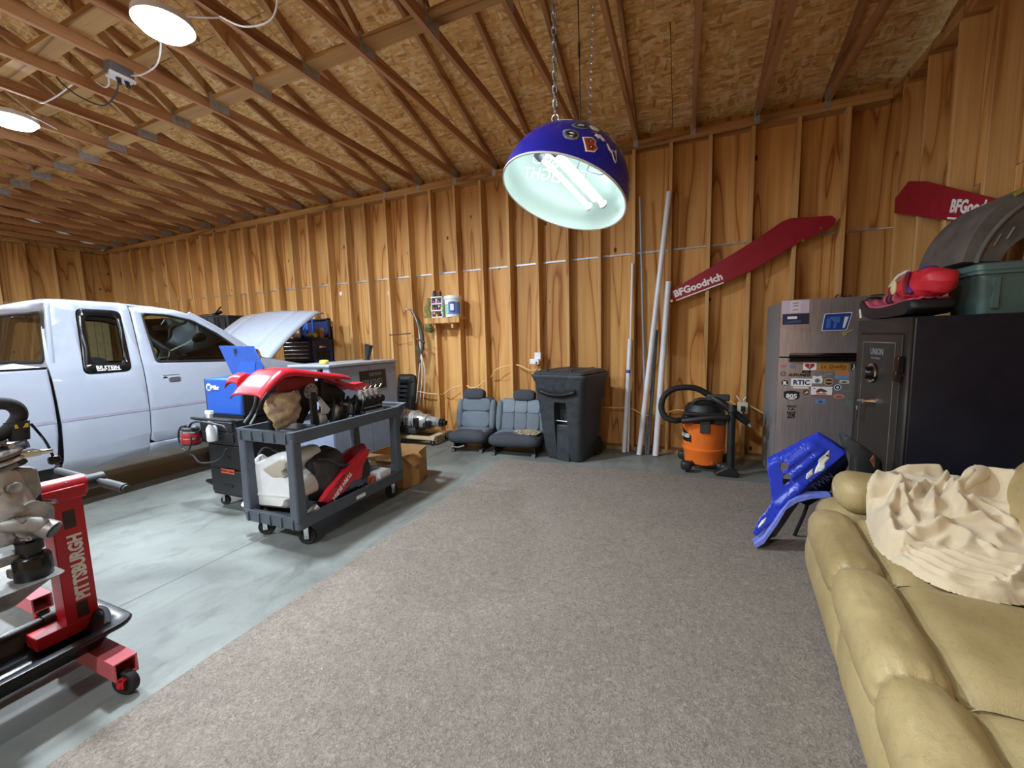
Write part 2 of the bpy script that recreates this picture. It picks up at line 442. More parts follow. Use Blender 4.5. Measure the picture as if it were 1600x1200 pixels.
def truss(x):
    T = obj('roof_truss', bar(MB(), x, (WY0-.1, PZ+.001), (5.34, PZ+.001)), chord_m, ceiling)
    obj('top_chord', bar(MB(), x, (5.36, zt(5.36)), (RY, zt(RY))), chord_m, T)
    obj('top_chord', bar(MB(), x, (WY0-.15, zt(WY0-.15)), (RY, zt(RY))), chord_m, T)
    zb = PZ+.09
    for a, b in (((2.80, zb-.03), (RY+.05, zt(RY)-.02)),
                 ((-1.5, zb-.03), (RY-.05, zt(RY)-.02)), ((-1.56, zb), (-2.45, zt(-2.45)+.01))):
        obj('web', bar(MB(), x, a, b), web_m, T)
    for s in (-1, 1):
        for y0, y1, z0, z1 in ((2.72, 2.9, PZ+.012, PZ+.15), (5.06, 5.26, PZ+.02, PZ+.10), (-1.62, -1.44, PZ+.012, PZ+.15)):
            obj('gusset_plate', MB().box(x+s*.0192, y0, z0, x+s*.0212, y1, z1), galv, T, smooth=0)
    return T
T0 = truss(.67)
for k in range(-21, 2):
    if k == 0: continue
    c = copy_tree(T0, ceiling); c.location = (k*.6096, 0, 0)
for y in (2.81, 1.80):
    x = WX0; i = 0
    q = obj('lateral_brace', MB().box(WX0, y-.07, PZ+.0905, 1.75, y+.07, PZ+.128), brace_m, ceiling)
obj('lateral_brace', MB().box(WX0, 2.38, zt(2.4)-.62, -3.9, 2.5, zt(2.4)-.58), brace_m, ceiling)
# hurricane ties on the plate
tie = obj('hurricane_tie', MB().box(.64, 5.196, PZ-.07, .692, 5.199, PZ+.06).box(.689, 5.17, PZ-.0, .6915, 5.199, PZ+.07), galv, wall_back, smooth=0)
copies(tie, [(k*.6096, 0, 0) for k in range(-8, 2) if k], wall_back)

# ------------------------------------------------------------------ rug
rug_t = tag(obj('rug', MB().prism([(-2.03,-2.6),(1.18,-2.6),(1.18,4.29),(.79,4.29),(.79,4.36),(-1.98,4.365)], .0005, .009, 'z'), carpet, bevel=.003), 'large grey-brown low-pile carpet on the concrete in front of the sofa', 'rug')

# ------------------------------------------------------------------ ceiling lights
led_m = emit("led_lens", (.95, .98, 1), 40)
led_g = mat('led_housing', (222,224,226), .4)
for i, (x, y) in enumerate(LED_SPOTS):
    lab = ('round white LED light glowing on the trusses above the pickup door, right of two', 'round white LED light at the far left edge of the picture under the trusses')[i] if i < 2 else 'round white LED light outside the picture, %s' % ('beyond the pickup, nearer one', 'far left beyond the pickup', 'behind the viewpoint, rightmost', 'behind the viewpoint, second from right', 'behind the viewpoint, far left', 'added as fill behind the viewpoint nearest the sofa')[i-2]
    t = thing('ceiling_light', lab, 'light', (x, y, 3.69))
    obj('housing', MB().lathe([(.05, 3.689), (.06, 3.655), (.17, 3.64), (.172, 3.598), (.16, 3.598)], 32, Matrix.Translation((x, y, 0))), led_g, t)
    obj('lens', MB().lathe([(.158, 3.606), (.155, 3.585), (.135, 3.562), (.08, 3.548), (.001, 3.544)], 32, Matrix.Translation((x, y, 0))), led_m, t)
    ld = bpy.data.lights.new('ceiling_lamp', 'AREA'); ld.shape = 'DISK'; ld.size = .3; ld.energy = LED_POWER*LED_SHARE[i]; ld.color = LED_COLOR; ld.spread = 3.1
    lo = bpy.data.objects.new('ceiling_lamp', ld); COL.objects.link(lo); lo.parent = t; lo.location = (0, 0, -.150)
# ------------------------------------------------------------------ white extended-cab pickup, hood up
def lerp(x, xs, ys):
    if x <= xs[0]: return ys[0]
    for i in range(len(xs)-1):
        if x <= xs[i+1]: return ys[i]+(ys[i+1]-ys[i])*(x-xs[i])/(xs[i+1]-xs[i])
    return ys[-1]
SZ = [.38, .46, .6, .8, 1.0, 1.15, 1.27, 1.80, 1.88]; SX = [-4.95, -4.91, -4.885, -4.875, -4.88, -4.895, -4.915, -5.08, -5.13]
def side(z): return lerp(z, SZ, SX)
TC = -5.76
paint = mat('white_car_paint', (158,165,180), .22, var=.02, coat=.6)
def glass_mat(name, tint, rough=.02):
    t = NT(name); tr = t.n('ShaderNodeBsdfTransparent'); tr.inputs[0].default_value = (*tint, 1)
    gl = t.n('ShaderNodeBsdfGlossy'); gl.inputs['Roughness'].default_value = rough
    fr = t.n('ShaderNodeFresnel'); fr.inputs[0].default_value = 1.5; ms = t.n('ShaderNodeMixShader')
    t.l(fr.outputs[0], ms.inputs[0]); t.l(tr.outputs[0], ms.inputs[1]); t.l(gl.outputs[0], ms.inputs[2])
    t.l(ms.outputs[0], t.t.nodes['Material Output'].inputs[0]); return t.m
win_glass = glass_mat('window_glass', (.86, .93, .90)); dark_glass = glass_mat('tinted_glass', (.62, .66, .66))
truck = thing('pickup_truck', 'white extended-cab pickup truck with its hood propped up', 'truck', (TC, 2.0, 0))
cvz = [.46,.6,.8,1.0,1.15,1.27,1.45,1.62,1.80]; cuy = frange(-.4, 4.6, 20)
def sides(name, outer, holes, m, solid=.02, off=0.0, cu=None, both=True, **kw):
    o = None
    for s in (0, 1) if both else (0,):
        f = (lambda y, z: (side(z)+off, y, z)) if s == 0 else (lambda y, z: (2*TC-side(z)-off, y, z))
        o_ = obj(name, MB().panel(outer, holes, f, cuy if cu is None else cu, cvz), m, truck, solid=0, **kw)
        md = o_.modifiers.new('solid', 'SOLIDIFY'); md.thickness = solid; md.offset = 0
        o_.modifiers.new('normals', 'WEIGHTED_NORMAL').keep_sharp = True
        o = o or o_
    return o
def arch(cy, r, z0, a0=0, a1=pi, n=12): return [(cy+r*math.cos(a1-(a1-a0)*k/n), z0+r*math.sin(a1-(a1-a0)*k/n)) for k in range(n+1)]
# bed with rear wheel arch
bed = [(-.55,.5),(-.20,.47)]+arch(.32,.42,.47)+[(.84,.46),(1.575,.455),(1.60,.55),(1.618,.73),(1.622,.9),(1.622,1.282),(-.55,1.29)]
sides('bed_side', bed, (), paint)
obj('bed_rail', MB().box(TC-.78, -.55, 1.27, TC-.70, 1.62, 1.30).box(TC+.70, -.55, 1.27, TC+.84, 1.62, 1.295).box(TC-.78, 1.56, 1.26, TC+.84, 1.62, 1.295), black_p, truck, bevel=.01)
obj('bed_floor', MB().box(TC-.8, -.55, .72, TC+.8, 1.6, .75).box(TC-.8, 1.58, .72, TC+.8, 1.60, 1.28), paint, truck)
# cab corner with quarter window
cab = [(1.640,.50),(1.625,.43),(1.66,.372),(2.236,.385),(2.25,.47),(2.25,.535),(2.262,.62),(2.268,.80),(2.274,1.3),(2.303,1.853),(2.25,1.887),(1.86,1.889),(1.735,1.877),(1.70,1.84),(1.66,1.60),(1.632,1.354),(1.642,1.2),(1.650,.8)]
qw = rpoly([(1.907,1.818),(2.232,1.812),(2.19,1.225),(1.837,1.218)], .06)
sides('cab_side', cab, (qw,), paint)
sides('window_frame', rpoly([(1.915,1.808),(2.222,1.802),(2.182,1.234),(1.847,1.228)], .055), (rpoly([(1.955,1.755),(2.182,1.750),(2.148,1.315),(1.905,1.310)], .04),), black_g, .03, .006)
sides('quarter_glass', [(1.955,1.765),(2.185,1.76),(2.15,1.3),(1.9,1.295)], (), dark_glass, .004, 0)
text('window_lettering', 'BILSTEIN', .050, frame((side(1.27)+.029, 1.925, 1.262), (.0, 1, -.05), (-.3, 0, 1)), white_d, truck, bold=.0008, sx=.86)
obj('lettering_bar', MB().box(side(1.24)+.024, 1.928, 1.248, side(1.24)+.026, 1.99, 1.254).box(side(1.24)+.024, 2.0, 1.247, side(1.24)+.026, 2.10, 1.253), white_d, truck)
# door
door = [(2.262,.535),(2.274,.62),(2.280,.80),(2.286,1.3),(2.315,1.848),(2.50,1.868),(2.70,1.842),(2.85,1.80),(3.10,1.63),(3.36,1.42),(3.34,1.2),(3.35,.56),(3.31,.505),(2.30,.505)]
dw = rpoly([(2.388,1.800),(2.62,1.792),(2.84,1.742),(3.06,1.60),(3.262,1.42),(3.215,1.262),(2.392,1.292)], .04)
dwi = rpoly([(2.405,1.785),(2.62,1.775),(2.83,1.727),(3.045,1.588),(3.24,1.415),(3.2,1.285),(2.412,1.312)], .04)
sides('door', door, (dw,), paint)
sides('door_window_seal', dw, (dwi,), rubber, .026, .002)
sides('door_glass', dwi, (), win_glass, .004, -.006)
o = obj('door_handle', MB().prism(rrect(2.405,1.085,2.595,1.165,.03), side(1.12)-.004, side(1.12)+.006, 'x').prism(rrect(2.47,1.095,2.575,1.14,.015), side(1.12)+.006, side(1.12)+.022, 'x'), steel, truck, bevel=.003)
obj('handle_recess', MB().prism(rrect(2.425,1.10,2.465,1.15,.015), side(1.12)+.006, side(1.12)+.009, 'x'), black_d, truck)
sill = [(2.24,.385),(3.38,.41),(3.38,.50),(2.262,.497)]
sides('rocker_panel', sill, (), paint)
# front fender with wheel arch
fen = [(3.385,.42),(3.46,.44)]+arch(3.93,.42,.47)+[(4.42,.46),(4.66,.5),(4.68,.9),(4.62,1.02),(4.40,1.12),(4.0,1.19),(3.70,1.255),(3.46,1.31),(3.375,1.40),(3.362,1.2),(3.368,.58)]
sides('front_fender', fen, (), paint)
for sg in (1, -1):
    obj('fender_top', MB().grid(lambda u, v: (TC+sg*(side(1.2)-TC-.20*v), 3.46+1.16*u, lerp(3.46+1.16*u, [3.46,3.7,4.0,4.4,4.62], [1.31,1.255,1.19,1.12,1.02])+.02*math.sin(v*pi/2)), 12, 4), paint, truck)
# body moulding
strip_m = mat('grey_moulding', (150,148,166), .5)
for a, b in ((-.55,1.618), (1.652,2.262), (2.284,3.34), (3.37,3.50)):
    obj('body_moulding', MB().box(side(.84)-.002, a, .832, side(.84)+.0135, b, .858), strip_m, truck)
# roof, rear wall, glass
def roof(u, v):
    y = 1.70+1.13*u; xs = -1+2*v
    zz = lerp(y, [1.70,1.76,1.9,2.3,2.6,2.83], [1.85,1.876,1.888,1.882,1.862,1.815])
    wid = (2*TC-2*(side(1.88)))/-2
    return (TC+wid*xs, y, zz+.045*(1-abs(xs)**2.6)*min(1, u*6+.1))
obj('roof', MB().grid(roof, 14, 14), paint, truck, solid=.02)
cw = side(1.5)-TC
rw = MB().panel([(-.68,1.27),(.68,1.27),(.62,1.86),(-.62,1.86)], (rrect(-.60,1.335,.60,1.79,.05),), lambda a, z: (TC+a*1.24, 1.645+(z-1.27)*.085, z), frange(-.6,.6,4), frange(1.3,1.8,4))
obj('cab_rear_wall', rw, paint, truck, solid=.03)
obj('rear_window_seal', MB().panel(rrect(-.60,1.335,.60,1.79,.05), (rrect(-.575,1.36,.575,1.765,.05),), lambda a, z: (TC+a*1.24, 1.636+(z-1.27)*.085, z), frange(-.6,.6,4)), rubber, truck, solid=.02)
obj('rear_glass', MB().panel(rrect(-.58,1.36,.58,1.77,.05), (), lambda a, z: (TC+a*1.24, 1.65+(z-1.27)*.085, z)), dark_glass, truck)
ws = lambda u, v: (TC+(-1+2*u)*lerp(v, [0,1], [.80,.62]), lerp(v, [0,1], [3.50,2.86])+.10*(1-(2*u-1)**2), lerp(v, [0,1], [1.30,1.80]))
obj('windshield', MB().grid(ws, 12, 6), win_glass, truck)
for s in (1, -1):
    P = [(TC+s*(side(z)-TC-.012), y, z) for y, z in ((2.84,1.815),(3.10,1.645),(3.36,1.435),(3.50,1.30))]
    obj('windshield_pillar', MB().tube(P, .028, 8), paint, truck)
    P = [(TC+s*(side(z)-TC-.03), y+.02, z) for y, z in ((2.87,1.80),(3.12,1.63),(3.38,1.42),(3.52,1.30))]
    obj('windshield_seal', MB().tube(P, .014, 6), rubber, truck)
obj('cowl', MB().grid(lambda u, v: (TC+(-1+2*u)*.80, 3.46+.22*v, 1.305-.03*v+.02*(1-(2*u-1)**2)), 10, 2), dark_g, truck, solid=.03)
# hood
def hoodf(u, v):
    xs = -1+2*u; y = 3.63+.87*v; z = 1.272+.69*v
    n = Vector((0, -.62, .78)); crown = .05*(1-xs*xs)-.012*max(0, abs(abs(xs)-.55)<.04)+.045*math.sin(v*pi)*.8
    p = Vector((TC+xs*(.80+.03*v), y, z))+n*crown
    if v > .9: p += Vector((0, .12, -.12))*((v-.9)/.1)**2*.35
    if abs(xs) > .93: p -= n*.03*((abs(xs)-.93)/.07)**2
    return p
obj('hood', MB().grid(hoodf, 30, 20), paint, truck, solid=.022)
obj('engine_bay', MB().box(TC-.72, 3.55, .55, TC+.72, 4.5, 1.02).soft((TC, 4.0, 1.05), (.35,.3,.12)), black_p, truck)
obj('front_grille', MB().box(TC-.78, 4.58, .55, TC+.78, 4.68, .98), dark_g, truck, bevel=.02)
# mirror, antenna, wheels, chassis
mr = obj('door_mirror', MB().soft((-4.80,3.345,1.315), (.075,.05,.09), (3,3)).cyl((-4.87,3.36,1.27), (-4.93,3.36,1.25), .025), chrome, truck, label='chrome door mirror')
obj('mirror_face', MB().soft((-4.80,3.30,1.315), (.06,.012,.075), (3,3)), dark_g, mr)
obj('washer_nozzle', MB().cyl((-4.93,3.9,1.19), (-4.955,3.87,1.245), .008), black_p, truck)
for y in (.32, 3.93):
    for s in (1, -1):
        x = TC+s*.72; c = Matrix.Translation((x, y, .36)) @ Matrix.Rotation(pi/2, 4, 'Y')
        wl = obj('wheel', MB().lathe([(.24,-.11),(.33,-.12),(.36,-.09),(.36,.09),(.33,.12),(.24,.11)], 36, c, cap=False), rubber, truck)
        obj('rim', MB().lathe([(.0,-.05),(.10,-.06),(.2,-.02),(.245,-.11),(.245,.11),(.2,.02),(.10,.06),(.0,.05)], 28, c), steel, wl)
obj('chassis', MB().box(TC-.45,-.5,.42,TC-.36,4.5,.54).box(TC+.36,-.5,.42,TC+.45,4.5,.54).box(TC-.7,1.2,.36,TC+.7,3.3,.46).box(TC+.55,1.48,.33,TC+.80,1.70,.46), black_p, truck, bevel=.01)
# interior
grey_in = mat('cab_fabric', (70,74,80), .8)
inn = obj('dashboard', MB().soft((TC, 3.22, 1.14), (.72,.20,.14), (5,3)), dark_g, truck)
obj('cab_floor', MB().box(TC-.78,1.66,.45,TC+.78,3.4,.5).box(TC-.70,1.68,.5,TC+.70,1.72,1.2), grey_in, truck)
st = obj('seat_row', MB().soft((TC,2.35,.72), (.66,.28,.14)).soft((TC-.34,2.10,1.05), (.27,.10,.32)).soft((TC+.34,2.10,1.05), (.27,.10,.32)), grey_in, truck)
ang = Matrix.Translation((-6.12, 2.98, 1.17)) @ Matrix.Rotation(.9, 4, 'X')
obj('steering_wheel', MB().tube([tuple(ang @ Vector((.19*math.cos(a), .19*math.sin(a), 0))) for a in frange(0, 2*pi, 12)[:-1]], .016, 8, 3, True).cyl(tuple(ang @ Vector((-.18,0,0))), tuple(ang @ Vector((.18,0,0))), .015), black_p, truck)
obj('rear_view_mirror', MB().soft((TC,2.88,1.685), (.13,.015,.035), (3,3)).cyl((TC,2.89,1.70), (TC,2.95,1.78), .008), black_p, truck)
obj('headliner', MB().grid(lambda u, v: tuple(Vector(roof(u, v))-Vector((0,0,.035))), 8, 8), grey_in, truck)
paper = mat('white_paper', (232,233,236), .7, var=.03)
tag(obj('folded_paper', MB().prism([(1.30,1.303),(1.60,1.303),(1.46,1.342)], -5.02, -4.93, 'x').box(-5.05,1.25,1.298,-4.92,1.60,1.303), paper, loc=(-5.0,1.45,1.30)), 'folded white paper lying on the bed rail behind the pickup cab', 'paper')

# ------------------------------------------------------------------ containers on a rack beyond the pickup
rk = thing('steel_rack', 'steel shelf rack mostly hidden behind the pickup by the back wall', 'rack', (-8.0, 4.9, 0))
for z in (.3, .95, 1.6): obj('shelf', MB().box(-8.9,4.68,z,-7.1,5.12,z+.03), galv, rk)
for x in (-8.89,-7.13):
    for y in (4.68,5.08): obj('post', MB().box(x,y,0,x+.03,y+.03,1.8), galv, rk)
def tote(name, lab, x0, x1, y0, y1, z0, z1, m, cat='container', lid=True, ml=None, group=None):
    t = thing(name, lab, cat, ((x0+x1)/2,(y0+y1)/2,z0), group)
    k = .03
    def rg(z, d, w): return [(a, b, z) for a, b in rrect(x0+d, y0+d, x1-d, y1-d, .03)]
    obj('body', MB().loft([rg(z0, k, 0), rg(z1-.03, .008, 0), rg(z1-.03, -.006, 0), rg(z1, -.006, 0), rg(z1, .012, 0), rg(z0+.02, k+.014, 0)], True), m, t)
    for xx in (x0+(x1-x0)*.25, x0+(x1-x0)*.75): obj('rib', MB().box(xx-.012, y0-.002, z0+.03, xx+.012, y0+.02, z1-.05), m, t)
    if lid: obj('lid', MB().loft([rg(z1-.01,-.012,0), rg(z1+.02,-.012,0), rg(z1+.03,.004,0), rg(z1+.022,.04,0)], True), ml or m, t)
    return t
tote('storage_bin', 'small open black plastic bin seen over the pickup roof', -7.75, -7.38, 4.72, 5.08, 1.632, 1.99, black_p, 'bin', False)
t = tote('storage_bin', 'dark bin with jumbled parts at left behind the pickup roof', -8.45, -7.80, 4.72, 5.08, 1.632, 2.02, dark_g, 'bin', False)
obj('contents', MB().soft((-8.2,4.9,1.98), (.16,.12,.07)).cyl((-8.35,4.85,1.95), (-7.9,4.95,2.08), .03).cyl((-8.1,4.9,1.98), (-7.75,4.86,2.16), .012), black_p, t)

lum = thing('lumber_stack', 'pale boards leaning on the far left wall seen through the truck windows', 'boards', (-12.07,4.7,0))
pb = mat('pale_board', (222,196,150), .7, var=.12)
for k in range(6):
    y = 4.32+.125*k; obj('board', MB().box(-12.1-.0*k,y,0,-12.05,y+.115,2.25+.12*math.sin(k*2.1)), pb, lum, bevel=.003)
def pillow(mb, poly, d0, d1, axis='y', r=.01, ins=.12):
    """solid from an outline with rolled edges on both faces"""
    g = {'y': lambda a,b,d:(a,d,b), 'x': lambda a,b,d:(d,a,b), 'z': lambda a,b,d:(a,b,d)}[axis]
    n = len(poly); cx = sum(p[0] for p in poly)/n; cy = sum(p[1] for p in poly)/n
    def ring(k, d): return [g(cx+(a-cx)*(1-k), cy+(b-cy)*(1-k), d) for a, b in poly]
    s = 1 if d1 > d0 else -1
    return mb.loft([ring(ins, d0), ring(ins*.35, d0+s*r*.4), ring(0, d0+s*r), ring(0, d1-s*r), ring(ins*.35, d1-s*r*.4), ring(ins, d1)])
red_p = mat('red_plastic', (196,34,50), .32, var=.1)
red_paint = mat('red_paint', (190,22,40), .4, var=.12, bump=.04)
faded_red = mat('faded_red_paint', (196,96,104), .5, var=.15)
silver = mat('cast_aluminium', (190,190,190), .42, .6, var=.25, vs_=14, bump=.12, bs=60)
dirty = mat('dirty_aluminium', (152,150,148), .5, .5, var=.35, vs_=16, bump=.15, bs=50)
oily = mat('oily_black', (24,23,23), .4, var=.4, bump=.2, bs=40)

# ------------------------------------------------------------------ engine stand
st = thing('engine_stand', 'red wheeled engine stand with PITTSBURGH lettering holding the engine', 'stand', (-2.5, .82, 0))
up = obj('upright', MB().box(-2.545,.755,.19,-2.45,.86,.815), red_paint, st, bevel=.004)
obj('foot_plate', MB().box(-2.545,.66,.19,-2.449,.86,.245), red_paint, st, bevel=.004)
obj('rotating_head', MB().cyl((-2.50,.70,.835),(-2.50,.885,.835),.047,n=20), red_paint, st)
obj('head_sleeve', MB().box(-2.55,.73,.79,-2.445,.875,.845), red_paint, st, bevel=.006)
obj('handle_socket', MB().cyl((-2.50,.885,.835),(-2.50,.955,.835),.034,n=16), dark_g, st)
obj('handle_bar', MB().cyl((-2.86,.93,.845),(-2.24,.93,.825),.015,n=12), dark_g, st)
obj('handle_grip', MB().cyl((-2.42,.93,.831),(-2.255,.93,.8255),.020,n=12), dark_g, st)
for k, (y, z) in enumerate(((.78,.85),(.82,.853))): obj('bolt', MB().cyl((-2.47,y,z-.01),(-2.47,y,z+.012),.009,n=6), chrome, st)
slotm = mat('worn_sticker', (58,40,38), .6, var=.4, vs_=40)
for z0, z1 in ((.665,.745),(.255,.325)): obj('sticker', MB().box(-2.4498,.79,z0,-2.4485,.828,z1), slotm, up)
text('lettering', 'PITTSBURGH', .062, frame((-2.4485,.836,.335),(0,0,1),(0,-1,0)), white_d, up, bold=.003, sx=.84)
def square_tube(mb, a, b, w, t=.006):
    x0, x1 = a, b
    return mb
def tube_leg(x0, x1, y, z, wd, name, m):
    mb = MB(); t = .006; h = wd/2
    ro = [(y-h,z-h),(y+h,z-h),(y+h,z+h),(y-h,z+h)]; ri = [(y-h+t,z-h+t),(y+h-t,z-h+t),(y+h-t,z+h-t),(y-h+t,z+h-t)]
    R_ = lambda p, x: [(x, a, b) for a, b in p]
    mb.loft([R_(ri,x0), R_(ro,x0), R_(ro,x1), R_(ri,x1), R_(ri,x0)], cap=False)
    return obj(name, mb, m, st, smooth=0)
tube_leg(-2.62,-2.12,.80,.113,.078,'leg', faded_red)
tube_leg(-3.75,-3.12,.885,.105,.078,'leg', faded_red)
obj('leg_sleeve', MB(), red_paint, st, bevel=.004)
obj('main_beam', MB().box(-2.66,-.9,.045,-2.60,.83,.085), red_paint, st)
def caster(px, py, r, parent, yaw=0, fork=red_paint, top=None, w=.03, wheelm=rubber):
    top = top or r*2+.03
    M = RZ(yaw, (px, py, 0))
    wl = obj('caster_wheel', MB().lathe([(r*.55,-w*.35),(r*.9,-w/2),(r,-w*.3),(r,w*.3),(r*.9,w/2),(r*.55,w*.35)], 26, M @ Matrix.Translation((0,0,r)) @ Matrix.Rotation(pi/2,4,'X')), wheelm, parent)
    obj('hub', MB().lathe([(.001,-w*.62),(r*.2,-w*.62),(r*.25,-w*.3),(r*.56,-w*.3),(r*.56,w*.3),(r*.25,w*.3),(r*.2,w*.62),(.001,w*.62)], 20, M @ Matrix.Translation((0,0,r)) @ Matrix.Rotation(pi/2,4,'X')), steel if fork is not red_paint else dark_g, wl)
    mb = MB()
    mb.box(-.25*r,-w*.95,r*.8,.3*r,-w*.75,top,M).box(-.25*r,w*.75,r*.8,.3*r,w*.95,top,M).box(-.3*r,-w*.95,top-.008,.35*r,w*.95,top,M)
    obj('caster_fork', mb.cyl(tuple(M@Vector((0,-w*1.1,r))),tuple(M@Vector((0,w*1.1,r))),.007), fork, parent, bevel=.001)
caster(-2.125,.795,.052,st,.35,top=.076)
caster(-3.15,.885,.032,st,.2,top=.066)
caster(-3.7,.885,.035,st,.2,top=.067)
caster(-2.63,-.85,.022,st,.2,top=.05,w=.024)
# drip tray slung under the engine
tray = thing('drip_tray', 'long black plastic drip tray lying across the red stand legs', 'tray', (-2.5,.2,.16))
def rr(x0,y0,x1,y1,r,z): return [(a,b,z) for a,b in rrect(x0,y0,x1,y1,r,5)]
obj('tray_pan', MB().loft([rr(-2.575,-.8,-2.30,.82,.05,.163), rr(-2.60,-.83,-2.265,.86,.06,.225), rr(-2.625,-.86,-2.225,.90,.07,.235), rr(-2.63,-.865,-2.22,.905,.075,.245), rr(-2.625,-.86,-2.225,.90,.075,.254), rr(-2.59,-.82,-2.262,.845,.06,.254), rr(-2.582,-.81,-2.272,.835,.06,.245), rr(-2.56,-.79,-2.315,.80,.045,.172)], True), black_g, tray)
obj('tray_handle', MB().tube([(-2.58,.82,.25),(-2.43,.868,.252),(-2.28,.82,.25)], .012, 8), black_p, tray)
obj('tray_label', MB().box(-2.325,.40,.19,-2.318,.52,.215), paper, tray)
tag(obj('breaker_bar', MB().cyl((-2.57,.72,.262),(-2.45,-.6,.262),.012,n=12).cyl((-2.57,.72,.262),(-2.575,.775,.262),.018,n=12), dark_g, loc=(-2.56,.1,.2)), 'black steel bar lying along the drip tray below the engine', 'bar')

# ------------------------------------------------------------------ engine on the stand
en = thing('engine', 'dirty aluminium engine block with black oil filter at left edge', 'engine', (-2.5,.5,.5))
obj('block', MB().box(-2.78,-.25,.55,-2.42,.56,1.0).box(-2.74,-.2,.45,-2.40,.54,.56), dirty, en, bevel=.02)
obj('mount_arm', MB().prism([(.60,1.04),(.685,1.04),(.695,.92),(.735,.90),(.74,.73),(.68,.72),(.64,.93),(.60,.98)], -2.50,-2.44,'x').box(-2.56,.66,.72,-2.43,.725,.90), black_p, en, bevel=.004)
obj('oil_pan', MB().loft([rr(-2.60,.2,-2.33,.62,.05,.47), rr(-2.64,.1,-2.28,.70,.05,.54), rr(-2.66,.05,-2.26,.72,.03,.555)], True), dirty, en)
obj('oil_filter', MB().lathe([(.001,.52),(.045,.522),(.053,.535),(.053,.615),(.046,.625),(.03,.63),(.03,.66),(.001,.66)], 28, Matrix.Translation((-2.34,.655,.02))), black_g, en, label='black oil filter')
shp = rpoly([(.46,.99),(.60,1.0),(.665,.985),(.70,.84),(.705,.775),(.665,.715),(.60,.70),(.46,.735)], .03)
ex = obj('heat_shield', MB().panel(shp, (), lambda y,z:(-2.375+.055*math.exp(-(((y-.60)/.09)**2+((z-.86)/.12)**2))+.014*math.sin((y*.8+z)*38)*math.exp(-((z-.80)/.09)**2)+.012*math.cos((y-.6)*30), y, z), frange(.47,.70,16), frange(.71,.99,18)), silver, en, solid=.006)
obj('shield_dimple', MB().lathe([(.022,.0),(.018,.008),(.008,.006),(.001,.004)],16,Matrix.Translation((-2.318,.635,.925)) @ Matrix.Rotation(pi/2,4,'Y')), dirty, ex)
obj('exhaust_elbow', MB().tube([(-2.42,.54,.79),(-2.36,.60,.785),(-2.33,.65,.775),(-2.315,.69,.75)], .032, 14), dirty, en)
obj('exhaust_flange', MB().prism(rpoly([(.63,.83),(.68,.86),(.735,.815),(.725,.735),(.665,.70),(.62,.735)],.02), -2.345,-2.328,'x').cyl((-2.335,.68,.755),(-2.295,.71,.725),.034,.037,n=24), dirty, en, bevel=.003)
obj('flange_bore', MB().cyl((-2.2945,.7105,.7245),(-2.2925,.712,.723),.028,n=20), oily, en)
for y, z in ((.718,.835),(.635,.72)): obj('flange_bolt', MB().cyl((-2.345,y,z),(-2.30,y+.008,z+.002),.010,n=6).cyl((-2.33,y,z),(-2.285,y+.01,z+.002),.005,n=8), chrome, en)
for k, (z_, r_, m_) in enumerate(((.985,.135,dirty),(1.01,.15,silver),(1.03,.142,dirty),(1.045,.15,silver),(1.075,.11,silver))):
    obj('timing_ring', MB().lathe([(.02,0),(r_,0),(r_+.004,.006),(r_,.014),(.02,.016)],36,Matrix.Translation((-2.44,.555,z_)) @ Matrix.Rotation(.10,4,'X')), m_, en)
obj('distributor', MB().cyl((-2.44,.60,1.08),(-2.44,.60,1.13),.045,.04,n=20).cyl((-2.40,.65,1.06),(-2.37,.70,1.075),.018,n=12), dark_g, en)
for k in range(4): obj('spark_lead', MB().tube([(-2.44,.58+.01*k,1.13),(-2.41,.56-.01*k,1.19-.01*k),(-2.37,.50,1.15-.03*k),(-2.38,.42,1.05)],.006,6), black_p, en)
obj('alternator_rib', MB().box(-2.41,.50,.63,-2.34,.66,.665).box(-2.40,.60,.565,-2.36,.72,.60), dirty, en, bevel=.006)
obj('filter_mount', MB().cyl((-2.34,.655,.665),(-2.34,.655,.70),.038,n=18).cyl((-2.34,.655,.70),(-2.38,.62,.72),.02,n=12), oily, en)
obj('head_casting', MB().prism([(.66,.99),(.72,.97),(.725,.87),(.69,.83),(.67,.92)], -2.44,-2.38,'x'), dirty, en, bevel=.008)
obj('valve_cover', MB().box(-2.66,.0,1.0,-2.50,.60,1.09), silver, en, bevel=.02)
obj('bracket', MB().box(-2.42,.62,1.02,-2.36,.73,1.045).cyl((-2.38,.70,1.035),(-2.37,.765,1.03),.010,n=8), chrome, en, bevel=.003)
obj('sensor_cap', MB().cyl((-2.40,.69,1.09),(-2.40,.69,1.165),.028,.034,n=14), black_p, en)
obj('sensor_label', MB().box(-2.371,.675,1.14,-2.369,.71,1.155), mat('yellow_label', (200,180,60), .6), en)
obj('upper_hose', MB().tube([(-2.45,.50,1.17),(-2.42,.60,1.235),(-2.40,.675,1.235),(-2.40,.70,1.19),(-2.40,.665,1.135),(-2.42,.61,1.10)], .024, 10), rubber, en)
obj('heater_hose', MB().tube([(-2.42,.50,1.12),(-2.38,.585,1.10),(-2.37,.65,1.055),(-2.38,.68,1.00)], .018, 10), black_p, en)
obj('dipstick', MB().tube([(-2.38,.72,1.15),(-2.39,.755,1.07),(-2.40,.775,.99)], .005, 6).soft((-2.40,.775,.985),(.015,.018,.018)), black_g, en)
obj('intake_runner', MB().tube([(-2.52,.3,1.08),(-2.44,.48,1.13),(-2.37,.60,1.10)], .035, 12), silver, en)
for k, (y, z) in enumerate(((.585,.93),(.625,.80),(.545,.745),(.63,1.085))):
    obj('stud_bolt', MB().cyl((-2.36,y,z),(-2.30,y+.01,z),.010,n=6), chrome, en)

